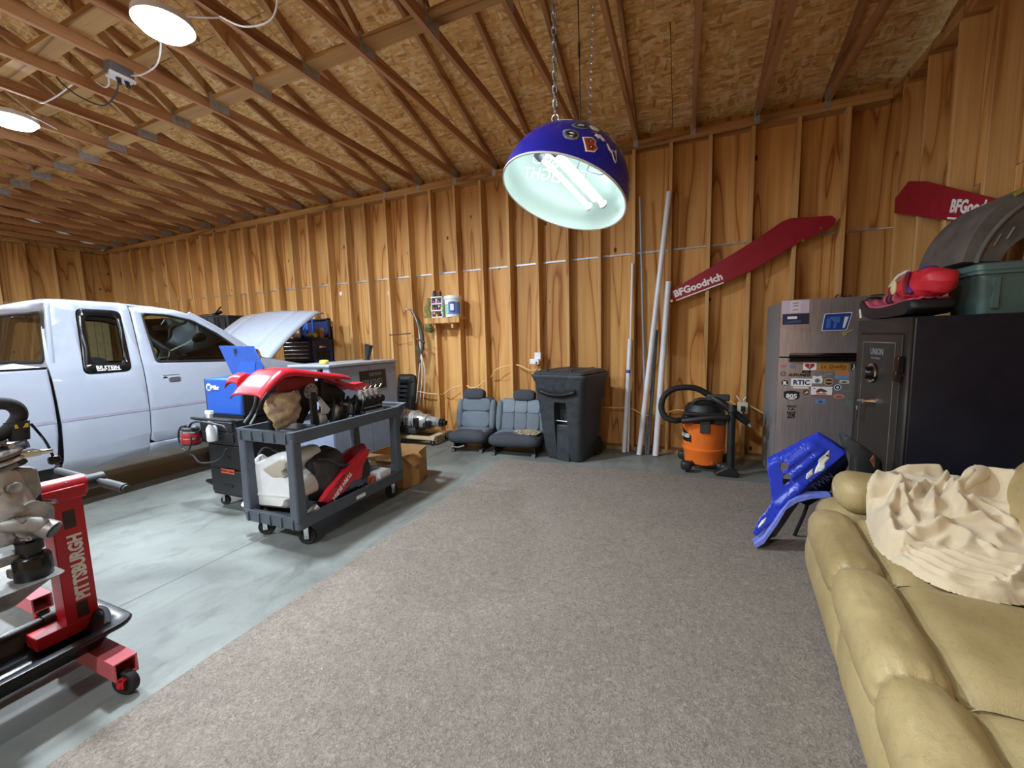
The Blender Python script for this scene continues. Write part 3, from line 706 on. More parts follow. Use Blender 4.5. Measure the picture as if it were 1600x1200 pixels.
# ------------------------------------------------------------------ welding cart, welder, bottle
blue_p = mat('blue_paint', (36,92,196), .35, var=.06)
blue_d = mat('blue_paint_door', (40,84,172), .3, var=.06)
wc = thing('welding_cart', 'black welding cabinet on casters under the blue welder', 'cart', (-3.7,2.42,0))
body = obj('cabinet', MB().box(-3.90,2.22,.12,-3.46,2.66,.60).box(-3.93,2.18,.60,-3.43,2.70,.82), black_p, wc, bevel=.008)
for z0, z1 in ((.15,.36),(.38,.585),(.63,.71),(.725,.80)):
    dr = obj('drawer', MB().box(-3.885,2.205 if z0<.6 else 2.165,z0,-3.475,2.222 if z0 < .6 else 2.182,z1), mat('cart_black', (30,31,34), .38) if z0 == .15 else bpy.data.materials['cart_black'], wc, bevel=.006)
    y = 2.2 if z0 < .6 else 2.16
    obj('drawer_pull', MB().box(-3.72,y,(z0+z1)/2-.045 if z0<.3 else (z0+z1)/2-.012,-3.60,y+.008,(z0+z1)/2-.02 if z0<.3 else (z0+z1)/2+.012), black_d, dr)
orange_d = mat('orange_label', (196,92,58), .6, var=.05)
lb = obj('label_strip', MB().box(-3.735,2.200,.335,-3.555,2.204,.375), orange_d, wc)
text('lettering', 'WELDING CABINET', .021, frame((-3.732,2.1995,.347),(1,0,0),(0,0,1)), black_d, lb, sx=.95)
for x in (-3.84,-3.52):
    for y in (2.28,2.60): caster(x,y,.042,wc,.4,fork=steel,top=.12)
obj('push_handle', MB().tube([(-3.92,2.2,.80),(-3.92,2.12,.83),(-3.68,2.10,.835),(-3.44,2.12,.83),(-3.44,2.2,.80)], .012, 8), black_p, wc)
wd = thing('welder', 'blue welding machine with its side door flipped up on the cart', 'welder', (-3.68,2.4,.822))
wb = obj('case', MB().box(-3.905,2.24,.845,-3.435,2.66,1.165), blue_p, wd, bevel=.018)
obj('front_panel', MB().box(-3.437,2.25,.845,-3.418,2.65,1.16), black_p, wd, bevel=.006)
obj('rear_panel', MB().box(-3.925,2.25,.845,-3.903,2.65,1.16), black_p, wd, bevel=.006)
obj('foot_rail', MB().box(-3.90,2.25,.822,-3.44,2.65,.846), black_p, wd)
lv = obj('vent_slat', MB().box(-3.420,2.28,.88,-3.414,2.62,.888), dark_g, wd)
copies(lv, [(0,0,.018*k) for k in range(1,13)], wd)
obj('door_panel', MB().prism([(-3.655,1.185),(-3.315,1.185),(-3.245,1.255),(-3.30,1.345),(-3.345,1.435),(-3.80,1.445)], 2.33, 2.338), blue_d, wd, bevel=.002)
obj('door_latch', MB().box(-3.595,2.324,1.375,-3.565,2.331,1.415), black_p, wd)
obj('door_stiffener', MB().prism([(-3.60,1.20),(-3.36,1.20),(-3.33,1.30),(-3.52,1.30)], 2.327, 2.331), blue_p, wd)
obj('top_handle', MB().loft([rr(-3.73,2.30,-3.45,2.42,.05,1.166), rr(-3.72,2.31,-3.46,2.41,.05,1.185), rr(-3.68,2.33,-3.50,2.39,.03,1.188)], True), dark_g, wd)
obj('logo_disc', MB().cyl((-3.845,2.2395,1.085),(-3.845,2.237,1.085),.034,n=28), white_d, wd)
text('logo_mark', 'M', .05, frame((-3.866,2.2365,1.067),(1,0,0),(0,0,1)), blue_p, wd, shear=.3, bold=.003, sx=.9)
text('lettering', 'Miller', .048, frame((-3.805,2.2385,1.068),(1,0,0),(0,0,1)), white_d, wd, bold=.002, sx=.9)
obj('torch_cable', MB().tube([(-3.41,2.34,1.12),(-3.36,2.32,1.06),(-3.345,2.30,.96),(-3.38,2.28,.87),(-3.36,2.2,.80)], .012, 8), dark_g, wd)
obj('ground_cable', MB().tube([(-3.41,2.42,1.10),(-3.33,2.36,1.02),(-3.36,2.32,.88),(-3.32,2.22,.78)], .011, 8), dark_g, wd)
for k, (y, z) in enumerate(((2.34,1.12),(2.42,1.10))): obj('cable_plug', MB().cyl((-3.42,y,z),(-3.375,y-.01,z-.02),.02,n=12), chrome, wd)
bt = thing('spray_bottle', 'white trigger spray bottle hooked on the front of the welding cabinet', 'bottle', (-3.66,2.12,.66))
M = Matrix.Translation((-3.655,2.115,.645))
obj('bottle_body', MB().lathe([(.001,0),(.036,.002),(.04,.012),(.04,.105),(.030,.13),(.014,.15),(.014,.165),(.001,.165)], 22, M), mat('milky_plastic', (214,218,222), .4), bt)
obj('spray_collar', MB().cyl((-3.655,2.115,.805),(-3.655,2.115,.84),.020,n=16), white_p, bt)
obj('spray_head', MB().box(-3.70,2.10,.875,-3.625,2.13,.905).box(-3.672,2.10,.835,-3.64,2.13,.88).prism([(-3.70,.88),(-3.692,.88),(-3.685,.835),(-3.692,.835)],2.105,2.125), white_p, bt, bevel=.004)
hb = mat('red_cap_cover', (186,40,48), .4)
rl = thing('cord_reel', 'red and black cord reel hanging at the left of the black welding cabinet', 'reel', (-4.0,2.2,.6))
C = Matrix.Translation((-3.985,2.13,.60)) @ Matrix.Rotation(.12,4,'Y')
obj('drum', MB().lathe([(.001,0),(.062,.0),(.07,.012),(.07,.045),(.062,.05),(.062,.062),(.07,.066),(.07,.10),(.06,.112),(.001,.115)], 24, C), hb, rl)
for z in (.0,.055,.112): obj('band', MB().lathe([(.066,z-.006),(.075,z-.004),(.075,z+.006),(.066,z+.008)], 24, C), chrome if z else black_p, rl)
obj('rim', MB().lathe([(.05,.113),(.065,.12),(.06,.14),(.04,.146),(.02,.135),(.001,.135)], 20, C), black_p, rl)
obj('cord_loop', MB().tube([(-3.98,2.10,.76),(-4.06,2.10,.74),(-4.105,2.10,.66),(-4.08,2.10,.565),(-3.98,2.09,.525),(-3.90,2.09,.50),(-3.80,2.08,.455),(-3.65,2.09,.47),(-3.52,2.09,.52),(-3.46,2.10,.60)], .008, 8), black_p, rl)
obj('cord_loop', MB().tube([(-3.97,2.12,.75),(-3.90,2.11,.79),(-3.75,2.09,.81),(-3.55,2.09,.80),(-3.46,2.10,.78),(-3.42,2.12,.70)], .009, 8), black_p, rl)
obj('cord_loop', MB().tube([(-3.98,2.13,.72),(-3.93,2.10,.70),(-3.91,2.09,.62),(-3.94,2.08,.55)], .007, 8), black_p, rl)
obj('hanger', MB().cyl((-3.985,2.19,.66),(-3.93,2.24,.70),.014), black_p, rl)
tag(obj('floor_mat', MB().loft([[(a,b,z) for a,b in rpoly([(-4.75,2.62),(-4.25,2.5),(-3.98,2.62),(-4.1,2.8),(-4.5,2.86)],.06)] for z in (.001,.02)]), black_p, loc=(-4.3,2.7,0), bevel=.006), 'flat black rubber scrap on the floor left of the welding cabinet', 'mat')

# ------------------------------------------------------------------ utility cart
cartm = mat('slate_plastic', (80,89,100), .48, var=.08, bump=.12, bs=90)
uc = thing('utility_cart', 'slate grey plastic two-shelf utility cart loaded with vehicle parts', 'cart', (-2.705,2.46,0))
X0,X1,Y0,Y1 = -2.99,-2.42,1.89,3.03
def trayp(z0, z1, zb, name):
    mb = MB().loft([rr(X0+.01,Y0+.01,X1-.01,Y1-.01,.03,z0), rr(X0,Y0,X1,Y1,.03,z0+.01), rr(X0-.004,Y0-.004,X1+.004,Y1+.004,.03,z1-.012), rr(X0-.008,Y0-.008,X1+.008,Y1+.008,.03,z1), rr(X0+.028,Y0+.028,X1-.028,Y1-.028,.02,z1), rr(X0+.034,Y0+.034,X1-.034,Y1-.034,.02,zb)], True)
    return obj(name, mb, cartm, uc, bevel=.002)
tt = trayp(.755,.845,.79,'top_shelf'); lt = trayp(.145,.24,.17,'bottom_shelf')
for par, z0, z1 in ((tt,.765,.832),(lt,.155,.227)):
    rb = obj('rib', MB().box(X0+.05,Y0-.013,z0,X0+.062,Y0+.003,z1), cartm, par, bevel=.003)
    copies(rb, [(.115*k,0,0) for k in range(1,5)], par)
for sx, sy in ((0,0),(1,0),(0,1),(1,1)):
    x = X0+.005 if not sx else X1-.075; y = Y0+.003 if not sy else Y1-.075
    obj('post', MB().loft([[(x+a*.07+(a-.5)*k,y+b*.07+(b-.5)*k,z) for a,b in ((0,0),(1,0),(1,1),(0,1))] for z,k in ((.20,.016),(.45,.004),(.70,.0),(.80,.006))]), cartm, uc, bevel=.012)
obj('push_handle', MB().prism([(Y1-.02,.845),(Y1+.12,.86),(Y1+.125,.845),(Y1+.02,.745),(Y1-.02,.755)], X0+.02, X0+.06,'x').prism([(Y1-.02,.845),(Y1+.12,.86),(Y1+.125,.845),(Y1+.02,.745),(Y1-.02,.755)], X1-.06, X1-.01,'x').box(X0+.02,Y1+.085,.835,X1-.01,Y1+.125,.862), cartm, uc, bevel=.006)
obj('shelf_label', MB().box(X1+.0045,2.42,.175,X1+.0055,2.52,.205), paper, uc)
for x in (X0+.08,X1-.06):
    for y in (Y0+.11,Y1-.11): caster(x,y,.06,uc,.5 if y<2.4 else 1.2,fork=chrome,top=.146,w=.034)
# keys on the handle
ky = thing('key_bunch', 'small bunch of keys hanging from the far cart handle', 'keys', (-2.41,3.09,.74))
obj('key_ring', MB().tube([(-2.408,3.09+.02*math.cos(a),.735+.022*math.sin(a)) for a in frange(0,2*pi,8)[:-1]],.002,6,3,True), chrome, ky)
for k in (-.02,.005,.022): obj('key', MB().box(-2.412,3.09+k-.008,.655,-2.409,3.09+k+.008,.715).cyl((-2.413,3.09+k,.715),(-2.408,3.09+k,.715),.014,n=10), steel, ky)
obj('lanyard', MB().tube([(-2.408,3.06,.80),(-2.405,3.08,.83),(-2.405,3.10,.80),(-2.408,3.09,.757)],.004,6), black_p, ky)

# --- on the top shelf
fd = thing('red_fender', 'long red plastic quad fender lying along the top of the utility cart', 'fender', (-2.7,2.2,.80))
pth = [(1.80,1.10),(1.85,1.155),(1.92,1.215),(1.99,1.258),(2.07,1.262),(2.16,1.247),(2.38,1.205),(2.55,1.178),(2.63,1.155)]
def fsheet(x0, x1, P, lip=.05, wob=.0, lipl=None):
    def f(u, v):
        k = u*(len(P)-1); i = min(int(k), len(P)-2); t = k-i
        y = P[i][0]+(P[i+1][0]-P[i][0])*t; z = P[i][1]+(P[i+1][1]-P[i][1])*t
        a = abs(2*v-1); wd = 1-.35*max(0, u-.6)/.4*.6
        x = (x0+x1)/2+(v-.5)*(x1-x0)*wd
        return (x, y, z+.012*math.cos((v-.5)*pi)-lip*max(0,(a-.82)/.18)**1.2*(1+.8*math.sin(u*pi)))
    return f
obj('fender_skin', MB().grid(fsheet(-2.88,-2.555,pth,.026), 36, 16), red_p, fd, solid=.006)
pth2 = [(1.86,1.17),(1.89,1.215),(1.94,1.235),(2.02,1.215),(2.10,1.19)]
obj('fender_flare', MB().grid(fsheet(-3.02,-2.87,pth2,.03), 12, 8), red_p, fd, solid=.006)
pth3 = [(2.50,1.16),(2.62,1.10),(2.72,1.075),(2.82,1.08),(2.90,1.055)]
obj('fender_tail', MB().grid(fsheet(-2.80,-2.62,pth3,.03), 14, 8), red_p, fd, solid=.006)
obj('fender_skirt', MB().grid(lambda u, v: (-2.60-.03*math.sin(u*pi), 1.95+.32*u, 1.22-.02*u-v*(.10+.02*math.sin(u*5))), 12, 5), mat('dull_red_plastic', (140,28,40), .5), fd, solid=.005)
obj('side_badge', MB().prism([(1.80,1.085),(1.84,1.125),(1.875,1.12),(1.83,1.075)], -2.556,-2.551,'x'), dark_g, fd)
for k in (0,1): obj('support_leg', MB().box(-2.86+.2*k,2.05+.3*k,.79,-2.83+.2*k,2.08+.3*k,1.24), oily, fd)
sh = tag(obj('heat_shield', MB().panel(rpoly([(1.884,1.115),(2.007,1.10),(2.145,1.105),(2.10,.955),(2.046,.886),(1.936,.835),(1.893,.869),(1.840,.977),(1.834,1.03)],.03), (), lambda y, z: (-2.615+.09*max(0,(1-((y-1.98)/.17)**2))*max(0,1-((z-.98)/.16)**2)+.012*math.sin(z*70)*math.cos(y*40), y, z), frange(1.84,2.14,14), frange(.84,1.11,14)), None, solid=.008, loc=(-2.6,1.98,.83)), 'heat-stained brown and grey metal shield propped on the near end of the cart', 'shield')
t = NT('stained_metal'); v = t.coord((1,1,1), False); nn = t.noise(v, 9, 3)
t.set(t.ramp(nn, [(.3, srgb(120,98,82)), (.45, srgb(178,156,138)), (.58, srgb(206,182,134)), (.7, srgb(176,176,178))]), rough=.5, metal=.4); t.bump(t.noise(v, 22, 2), .4, .02)
sh.data.materials.append(t.m)
bx = thing('black_bracket', 'black plastic airbox panel standing under the red fender', 'panel', (-2.72,2.4,.80))
obj('panel', MB().prism([(2.231,1.159),(2.425,1.139),(2.574,1.085),(2.667,1.009),(2.62,.80),(2.50,.80),(2.469,.95),(2.354,.98),(2.291,.92),(2.20,.80),(2.15,.80),(2.183,.935)], -2.74,-2.70,'x'), oily, bx, bevel=.006)
lv = thing('brake_lever', 'drilled silver brake disc and lever on a black upright bar', 'disc', (-2.57,2.21,.79))
obj('upright_bar', MB().box(-2.592,2.195,.79,-2.566,2.245,1.08), black_d, lv, bevel=.003)
dk = obj('disc', MB().lathe([(.018,-.005),(.058,-.005),(.058,.005),(.018,.005)], 32, Matrix.Translation((-2.575,2.205,1.085)) @ Matrix.Rotation(pi/2,4,'Y')), steel, lv)
for k in range(8):
    a = k*pi/4; obj('disc_hole', MB().cyl((-2.5695,2.205+.04*math.cos(a),1.085+.04*math.sin(a)),(-2.5685,2.205+.04*math.cos(a),1.085+.04*math.sin(a)),.006,n=10), black_d, dk)
obj('clamp_bolt', MB().cyl((-2.57,2.24,1.03),(-2.54,2.24,1.03),.015,n=12).cyl((-2.57,2.232,1.075),(-2.545,2.232,1.075),.012,n=12), chrome, lv)
obj('lever_arm', MB().prism([(2.235,1.045),(2.265,1.035),(2.355,.925),(2.33,.895),(2.265,.90),(2.27,.95)], -2.562,-2.552,'x'), mat('pale_grey_plastic', (186,188,190), .5), lv, bevel=.003)
cb = thing('carburettor_set', 'bank of silver and black carburettors at the far end of the cart top', 'carburettor', (-2.6,2.84,.80))
for k in range(4):
    y = 2.74+.065*k
    obj('carb_body', MB().cyl((-2.70,y,.93),(-2.53,y,.93),.030,.034,n=16).box(-2.64,y-.026,.84,-2.56,y+.026,.93), oily, cb, bevel=.003)
    obj('carb_top', MB().cyl((-2.60,y,.95),(-2.60,y,1.01),.030,.026,n=16).cyl((-2.60,y,1.01),(-2.60,y,1.025),.02,n=12), silver, cb)
    obj('choke_link', MB().tube([(-2.58,y,1.02),(-2.57,y+.015,1.035),(-2.56,y+.03,1.06)],.005,6), chrome, cb)
    obj('bowl', MB().lathe([(.001,.80),(.02,.802),(.028,.82),(.028,.85),(.001,.85)],14,Matrix.Translation((-2.6,y,0))), silver, cb)
obj('rail', MB().cyl((-2.58,2.72,.965),(-2.58,2.96,.965),.009).cyl((-2.56,2.72,.87),(-2.56,2.96,.87),.007).box(-2.66,2.73,.80,-2.54,2.95,.84), silver, cb)
pile = thing('motor_parts', 'heap of oily black motor parts in the middle of the cart top', 'parts', (-2.72,2.5,.80))
for k in range(9):
    y = 2.30+.05*k; x = -2.60-.08*R.random(); z = .85+.07*R.random()
    obj('casting', MB().soft((x,y,z),(.05+.03*R.random(),.05+.02*R.random(),.05+.02*R.random()),(2.6+R.random(),3)), oily if k % 3 else silver, pile)
for k in range(5):
    y = 2.35+.08*k; obj('hose', MB().tube([(-2.56,y,.82),(-2.54,y+.03,.93),(-2.60,y+.08,.99),(-2.66,y+.10,.90)],.009,8), black_p, pile)
obj('plate', MB().box(-2.70,2.0,.83,-2.50,2.16,.845), steel, pile)
# --- on the bottom shelf
milk = mat('stained_white_plastic', (222,226,226), .35, var=.05)
tk = thing('fuel_tank', 'white plastic fuel tank with round cap on the lower cart shelf', 'tank', (-2.85,2.1,.18))
pl = rpoly([(-3.02,.50),(-2.97,.555),(-2.88,.59),(-2.72,.655),(-2.60,.675),(-2.56,.60),(-2.66,.52),(-2.56,.47),(-2.53,.40),(-2.53,.33),(-2.62,.30),(-2.64,.24),(-2.98,.215),(-3.03,.24),(-3.035,.40)], .04)
bdy = obj('tank_body', pillow(MB(), pl, 1.955, 2.28, 'y', .05, .16), milk, tk)
obj('tank_seam', pillow(MB(), rpoly([(-3.035,.335),(-2.53,.365),(-2.53,.35),(-3.035,.318)],.005), 1.950, 2.0,'y',.004,.02), milk, tk)
C = Matrix.Translation((-2.975,2.06,.545)) @ Matrix.Rotation(-.75,4,'Y') @ Matrix.Rotation(.3,4,'X')
cp = obj('cap', MB().lathe([(.001,.05),(.036,.05),(.042,.042),(.044,.0),(.03,-.01),(.001,-.01)], 24, C), white_p, tk, label='ribbed white filler cap')
obj('vent_hose', MB().tube([tuple(C@Vector((0,0,.05))),(-3.0,2.06,.62),(-2.955,2.08,.655),(-2.90,2.12,.62),(-2.86,2.16,.57)],.006,8), dark_g, tk)
obj('tank_lug', MB().lathe([(.014,-.006),(.036,-.006),(.036,.006),(.014,.006)],20,Matrix.Translation((-3.035,1.945,.252)) @ Matrix.Rotation(.5,4,'X')).box(-3.02,1.95,.245,-2.97,1.99,.26), milk, tk)
stn = NT('smoky_plastic'); stn.set(srgb(176,170,154), rough=.5)
obj('stained_hollow', pillow(MB(), rpoly([(-2.86,.53),(-2.62,.64),(-2.58,.60),(-2.64,.53),(-2.60,.49),(-2.74,.47)],.03), 1.952, 2.0, 'y', .012,.2), stn.m, tk)
bs = thing('airbox', 'crumpled black plastic airbox on the lower cart shelf', 'airbox', (-2.62,2.3,.18))
bb = MB().soft((-2.62,2.29,.42),(.13,.15,.20),(3,3),28,20)
bb.v = [tuple(Vector(p)+Vector(p).normalized()*0+noise.noise_vector(Vector(p)*9)*.028) for p in bb.v]
obj('airbox_shell', bb, mat('dusty_black', (50,50,52), .65, var=.3, vs_=14, bump=.25, bs=40), bs, sub=1)
obj('airbox_foot', MB().cyl((-2.52,2.2,.18),(-2.54,2.24,.28),.035,.05,n=16), silver, bs)
obj('strap', MB().tube([(-2.51,2.16,.58),(-2.49,2.25,.55),(-2.47,2.33,.49),(-2.475,2.42,.46)],.012,6), dark_g, bs)
rs = thing('red_shroud', 'red plastic radiator shroud with white lettering leaning on the lower cart shelf', 'shroud', (-2.46,2.4,.18))
sp = [(2.115,.272),(2.181,.328),(2.288,.39),(2.419,.468),(2.60,.545),(2.655,.53),(2.60,.46),(2.56,.42),(2.535,.315),(2.42,.325),(2.325,.268),(2.17,.235)]
srd = obj('shroud_skin', pillow(MB(), sp, -2.50, -2.45, 'x', .014, .05), red_p, rs)
obj('shroud_wing', pillow(MB(), [(2.38,.50),(2.535,.545),(2.70,.56),(2.72,.52),(2.54,.46),(2.42,.43)], -2.62,-2.55,'x',.012,.06), mat('wing_red', (150,26,40), .35), rs)
obj('black_infill', MB().prism([(2.56,.44),(2.62,.46),(2.65,.40),(2.63,.30),(2.545,.30)], -2.50,-2.46,'x'), oily, rs, bevel=.006)
obj('shroud_base', MB().box(-2.52,2.10,.172,-2.47,2.45,.26), oily, rs)
Mx = frame((-2.4495,2.41,.41),(0,-.80,-.60),(0,.60,-.80))
text('lettering', 'TURN BURN', .044, Mx, white_d, srd, bold=.0022, sx=.98, shear=.2)
text('small_lettering', 'RACING', .034, frame((-2.4495,2.345,.415),(0,-.80,-.60),(0,.60,-.80)), mat('dark_red_decal', (120,16,30), .5), srd, bold=.001)
cbx = thing('cardboard_box', 'open brown cardboard box on the floor behind the far end of the cart', 'box', (-2.66,3.32,0))
cardm = mat('cardboard', (172,132,84), .8, var=.08)
kk = [(-2.90,3.12),(-2.50,3.12),(-2.44,3.30),(-2.52,3.55),(-2.90,3.55)]
obj('box_wall', MB().loft([[(a,b,z) for a,b in kk] for z in (.001,.15,.33)], cap=False), cardm, cbx, solid=.006, smooth=0)
obj('box_bottom', MB().prism(kk,.002,.006,'z'), cardm, cbx)
obj('box_flap', MB().prism([(-2.90,.328),(-2.50,.328),(-2.53,.30),(-2.87,.29)],3.03,3.036), cardm, cbx) if False else obj('box_flap', MB().add([(-2.90,3.12,.33),(-2.50,3.12,.33),(-2.53,3.04,.30),(-2.87,3.04,.29)],[(0,1,2,3)]).add([(-2.50,3.12,.33),(-2.44,3.30,.33),(-2.36,3.31,.25),(-2.38,3.14,.24)],[(0,1,2,3)]), cardm, cbx, solid=.006)
tag(obj('parts_carton', MB().box(-2.57,2.76,.173,-2.46,2.90,.285), paper, loc=(-2.5,2.83,.173), bevel=.002), 'small white carton at the far end of the lower cart shelf', 'carton')
tag(obj('orange_can', MB().lathe([(.001,.173),(.032,.173),(.033,.18),(.033,.26),(.028,.275),(.001,.275)],18,Matrix.Translation((-2.50,2.70,0))), orange_d, loc=(-2.5,2.70,.173)), 'small orange can beside the white carton on the lower shelf', 'can')
for k, (y, m, lab) in enumerate(((2.50,oily,'round oily black housing in front of the red shroud'),(2.60,dark_g,'dark grey cylinder beside the oily black housing'))):
    tag(obj('pump_housing', MB().cyl((-2.49,y,.20),(-2.44,y,.20),.03,n=18).cyl((-2.52,y,.21),(-2.49,y,.21),.04,n=18).box(-2.53,y-.03,.172,-2.47,y+.03,.2), m, loc=(-2.48,y,.175), bevel=.003), lab, 'part')
tag(obj('bent_pipe', MB().tube([(-2.92,2.0,.195),(-2.80,1.965,.19),(-2.65,1.97,.19),(-2.52,1.975,.20),(-2.475,2.05,.21)],.016,10), mat('rusty_steel', (96,86,74), .5, .6, var=.4), loc=(-2.7,2.0,.18)), 'bent rusty pipe lying along the near edge of the lower cart shelf', 'pipe')
tag(obj('hose_end', MB().cyl((-2.49,2.01,.20),(-2.46,2.09,.245),.028,.034,n=18).cyl((-2.50,2.0,.195),(-2.49,2.012,.2),.034,n=18), silver, loc=(-2.48,2.05,.2)), 'shiny pipe coupling beside the near right cart post', 'coupling')
tag(obj('grey_tray_part', MB().box(-2.54,2.62,.172,-2.46,2.75,.20), mat('dull_grey', (150,150,154), .5), loc=(-2.5,2.68,.172), bevel=.003), 'flat grey casting on the far half of the lower shelf', 'part')
# ------------------------------------------------------------------ blast cabinet, tool chest, loose parts by the wall
bluegrey = mat('blue_grey_enamel', (140,152,176), .45, var=.08, vs_=12, bump=.05)
bc = thing('abrasives_cabinet', 'blue-grey steel cabinet with a dark abrasives sign beside the truck fender', 'cabinet', (-3.85,3.86,0))
obj('cabinet_body', MB().box(-4.15,3.30,.03,-3.56,4.42,1.18), bluegrey, bc, bevel=.006)
for y0,y1 in ((3.31,3.905),(3.915,4.41)): obj('door', MB().box(-3.56,y0,.05,-3.553,y1,1.165), bluegrey, bc, bevel=.003)
obj('cabinet_top', MB().box(-4.17,3.28,1.18,-3.535,4.44,1.21), mat('worn_steel_top', (168,176,186), .4, .4, var=.2), bc, bevel=.005)
sg = obj('sign', MB().box(-3.553,3.74,.86,-3.549,4.20,1.10), black_d, bc)
gr_d = mat('grey_lettering', (120,122,126), .6, var=.2, vs_=60)
text('lettering', 'DEMON', .062, frame((-3.5485,3.90,1.03),(0,1,0),(0,0,1)), gr_d, sg, sx=.95)
text('lettering', 'ABRASIVES', .115, frame((-3.5485,3.755,.91),(0,1,0),(0,0,1)), gr_d, sg, sx=.69)
for x in (-4.1,-3.6):
    for y in (3.35,4.37): obj('foot', MB().cyl((x,y,0),(x,y,.035),.02), black_p, bc)
tag(obj('yellow_sponge', MB().soft((-3.75,3.42,1.235),(.05,.035,.024),(4,4)), mat('yellow_sponge', (206,198,90), .8), loc=(-3.75,3.42,1.21)), 'small yellow and white sponge on the near corner of the steel cabinet', 'sponge')
navy = mat('navy_paint', (30,46,92), .35, var=.06)
rc = thing('roller_cabinet', 'dark blue roller cabinet under the tool chest by the back wall', 'cabinet', (-5.7,4.95,0))
obj('cabinet_body', MB().box(-6.05,4.76,.12,-5.38,5.15,1.165), navy, rc, bevel=.006)
for k in range(4):
    d_ = obj('drawer', MB().box(-6.03,4.752,.16+.25*k,-5.40,4.762,.38+.25*k), navy, rc, bevel=.003); obj('pull', MB().box(-6.0,4.742,.35+.25*k,-5.43,4.753,.37+.25*k), chrome, d_)
for x in (-5.98,-5.45):
    for y in (4.82,5.09): caster(x,y,.05,rc,0,steel,.125)
tc = thing('tool_chest', 'navy tool chest with four silver drawer pulls and its lid open', 'toolbox', (-5.7,4.95,1.167))
obj('chest_body', MB().box(-6.05,4.72,1.168,-5.40,5.12,1.50), navy, tc, bevel=.005)
obj('tray_rim', MB().loft([[(a,b,z) for a,b in ((-6.05,4.72),(-5.40,4.72),(-5.40,5.12),(-6.05,5.12))] for z in (1.50,1.545)], cap=False), navy, tc, solid=.012)
for k in range(5):
    d_ = obj('drawer', MB().box(-6.03,4.712,1.18+.062*k,-5.43,4.722,1.236+.062*k), navy, tc, bevel=.002)
    obj('drawer_pull', MB().prism([(4.712,1.222+.062*k),(4.69,1.222+.062*k),(4.694,1.236+.062*k),(4.712,1.238+.062*k)],-6.0,-5.46,'x'), chrome, d_)
obj('lid', MB().box(-6.05,5.10,1.52,-5.40,5.12,1.86).box(-6.05,5.05,1.84,-5.40,5.12,1.86).box(-6.05,5.05,1.52,-6.03,5.12,1.86).box(-5.42,5.05,1.52,-5.40,5.12,1.86), navy, tc)
obj('lid_stay', MB().box(-5.74,5.04,1.50,-5.72,5.06,1.85), mat('bright_blue', (44,92,190), .4), tc)
obj('side_handle', MB().box(-5.40,4.84,1.38,-5.385,4.98,1.41), chrome, tc)
obj('side_panel', MB().box(-5.40,4.80,1.20,-5.396,5.06,1.34), black_d, tc)
for nm, lab, cat, mb, m in (
  ('set_square','bright blue framing square standing in the open tool chest','square', MB().prism([(-5.96,1.552),(-5.74,1.86),(-5.73,1.552),(-5.77,1.552),(-5.775,1.76),(-5.91,1.552)],4.95,4.956), bpy.data.materials['bright_blue']),
  ('spray_can','yellow can lying on its side in the open tool chest','can', MB().cyl((-5.62,4.86,1.585),(-5.45,4.84,1.585),.035), mat('yellow_can',(214,196,50),.4)),
  ('orange_tool','orange handled tool at the left of the open tool chest','tool', MB().tube([(-6.04,4.80,1.565),(-5.98,4.82,1.60),(-5.90,4.83,1.565)],.018,8), orange_d),
  ('rag','crumpled white rag on the front rim of the open tool chest','rag', MB().soft((-5.83,4.80,1.585),(.07,.05,.045),(2.4,2.4)), paper),
  ('carton','small brown carton standing at the right of the open tool chest','carton', MB().box(-5.54,4.92,1.547,-5.44,5.0,1.70), cardm)):
    o_ = tag(obj(nm, mb, m, loc=tuple(Vector(mb.v[0]))), lab, cat)
    if nm == 'rag':
        o_.modifiers.new('sub','SUBSURF').levels = 1
hr = thing('black_horn', 'black plastic funnel standing on the steel cabinet by the wall', 'funnel', (-3.95,4.3,1.21))
obj('funnel_cone', MB().lathe([(.022,0),(.03,.03),(.035,.05),(.055,.20),(.05,.20),(.03,.05),(.018,.0)], 20, Matrix.Translation((-3.93,4.30,1.212)) @ Matrix.Rotation(.22,4,'Y')), black_p, hr)
obj('funnel_foot', MB().cyl((-3.93,4.30,1.2105),(-3.93,4.30,1.222),.045), black_p, hr)
tag(obj('tool_handles', MB().tube([(-5.36,4.98,1.169),(-5.34,4.98,1.40),(-5.36,5.02,1.56)],.01,8), paper, loc=(-5.36,4.98,1.169)), 'thin white rod standing beside the tool chest', 'rod') if False else None
gt = thing('grille_panel', 'black plastic slatted grille panel leaning on the back wall by the transmission', 'grille', (-3.9,5.05,0))
gp = [(-4.10,.03),(-3.83,.03),(-3.78,.10),(-3.77,.85),(-3.80,.92),(-3.86,.94),(-4.08,.94),(-4.10,.90)]
obj('grille_frame', MB().panel(rpoly(gp,.03), (rpoly([(-4.06,.10),(-3.905,.10),(-3.905,.80),(-4.06,.80)],.02),), lambda a,z:(a,4.98+.17*z/1.0,z)), black_p, gt, solid=.04)
sl = obj('slat', MB().box(-4.065,5.00,.125,-3.90,5.06,.165), black_p, gt)
copies(sl, [(0,.017*k*.65,.068*k) for k in range(1,10)], gt)
obj('lamp_hole', MB().cyl((-3.83,5.125,.865),(-3.83,5.10,.865),.03,n=20), chrome, gt)
obj('backing', MB().panel(gp, (), lambda a,z:(a,5.015+.17*z,z)), black_g, gt, solid=.006)
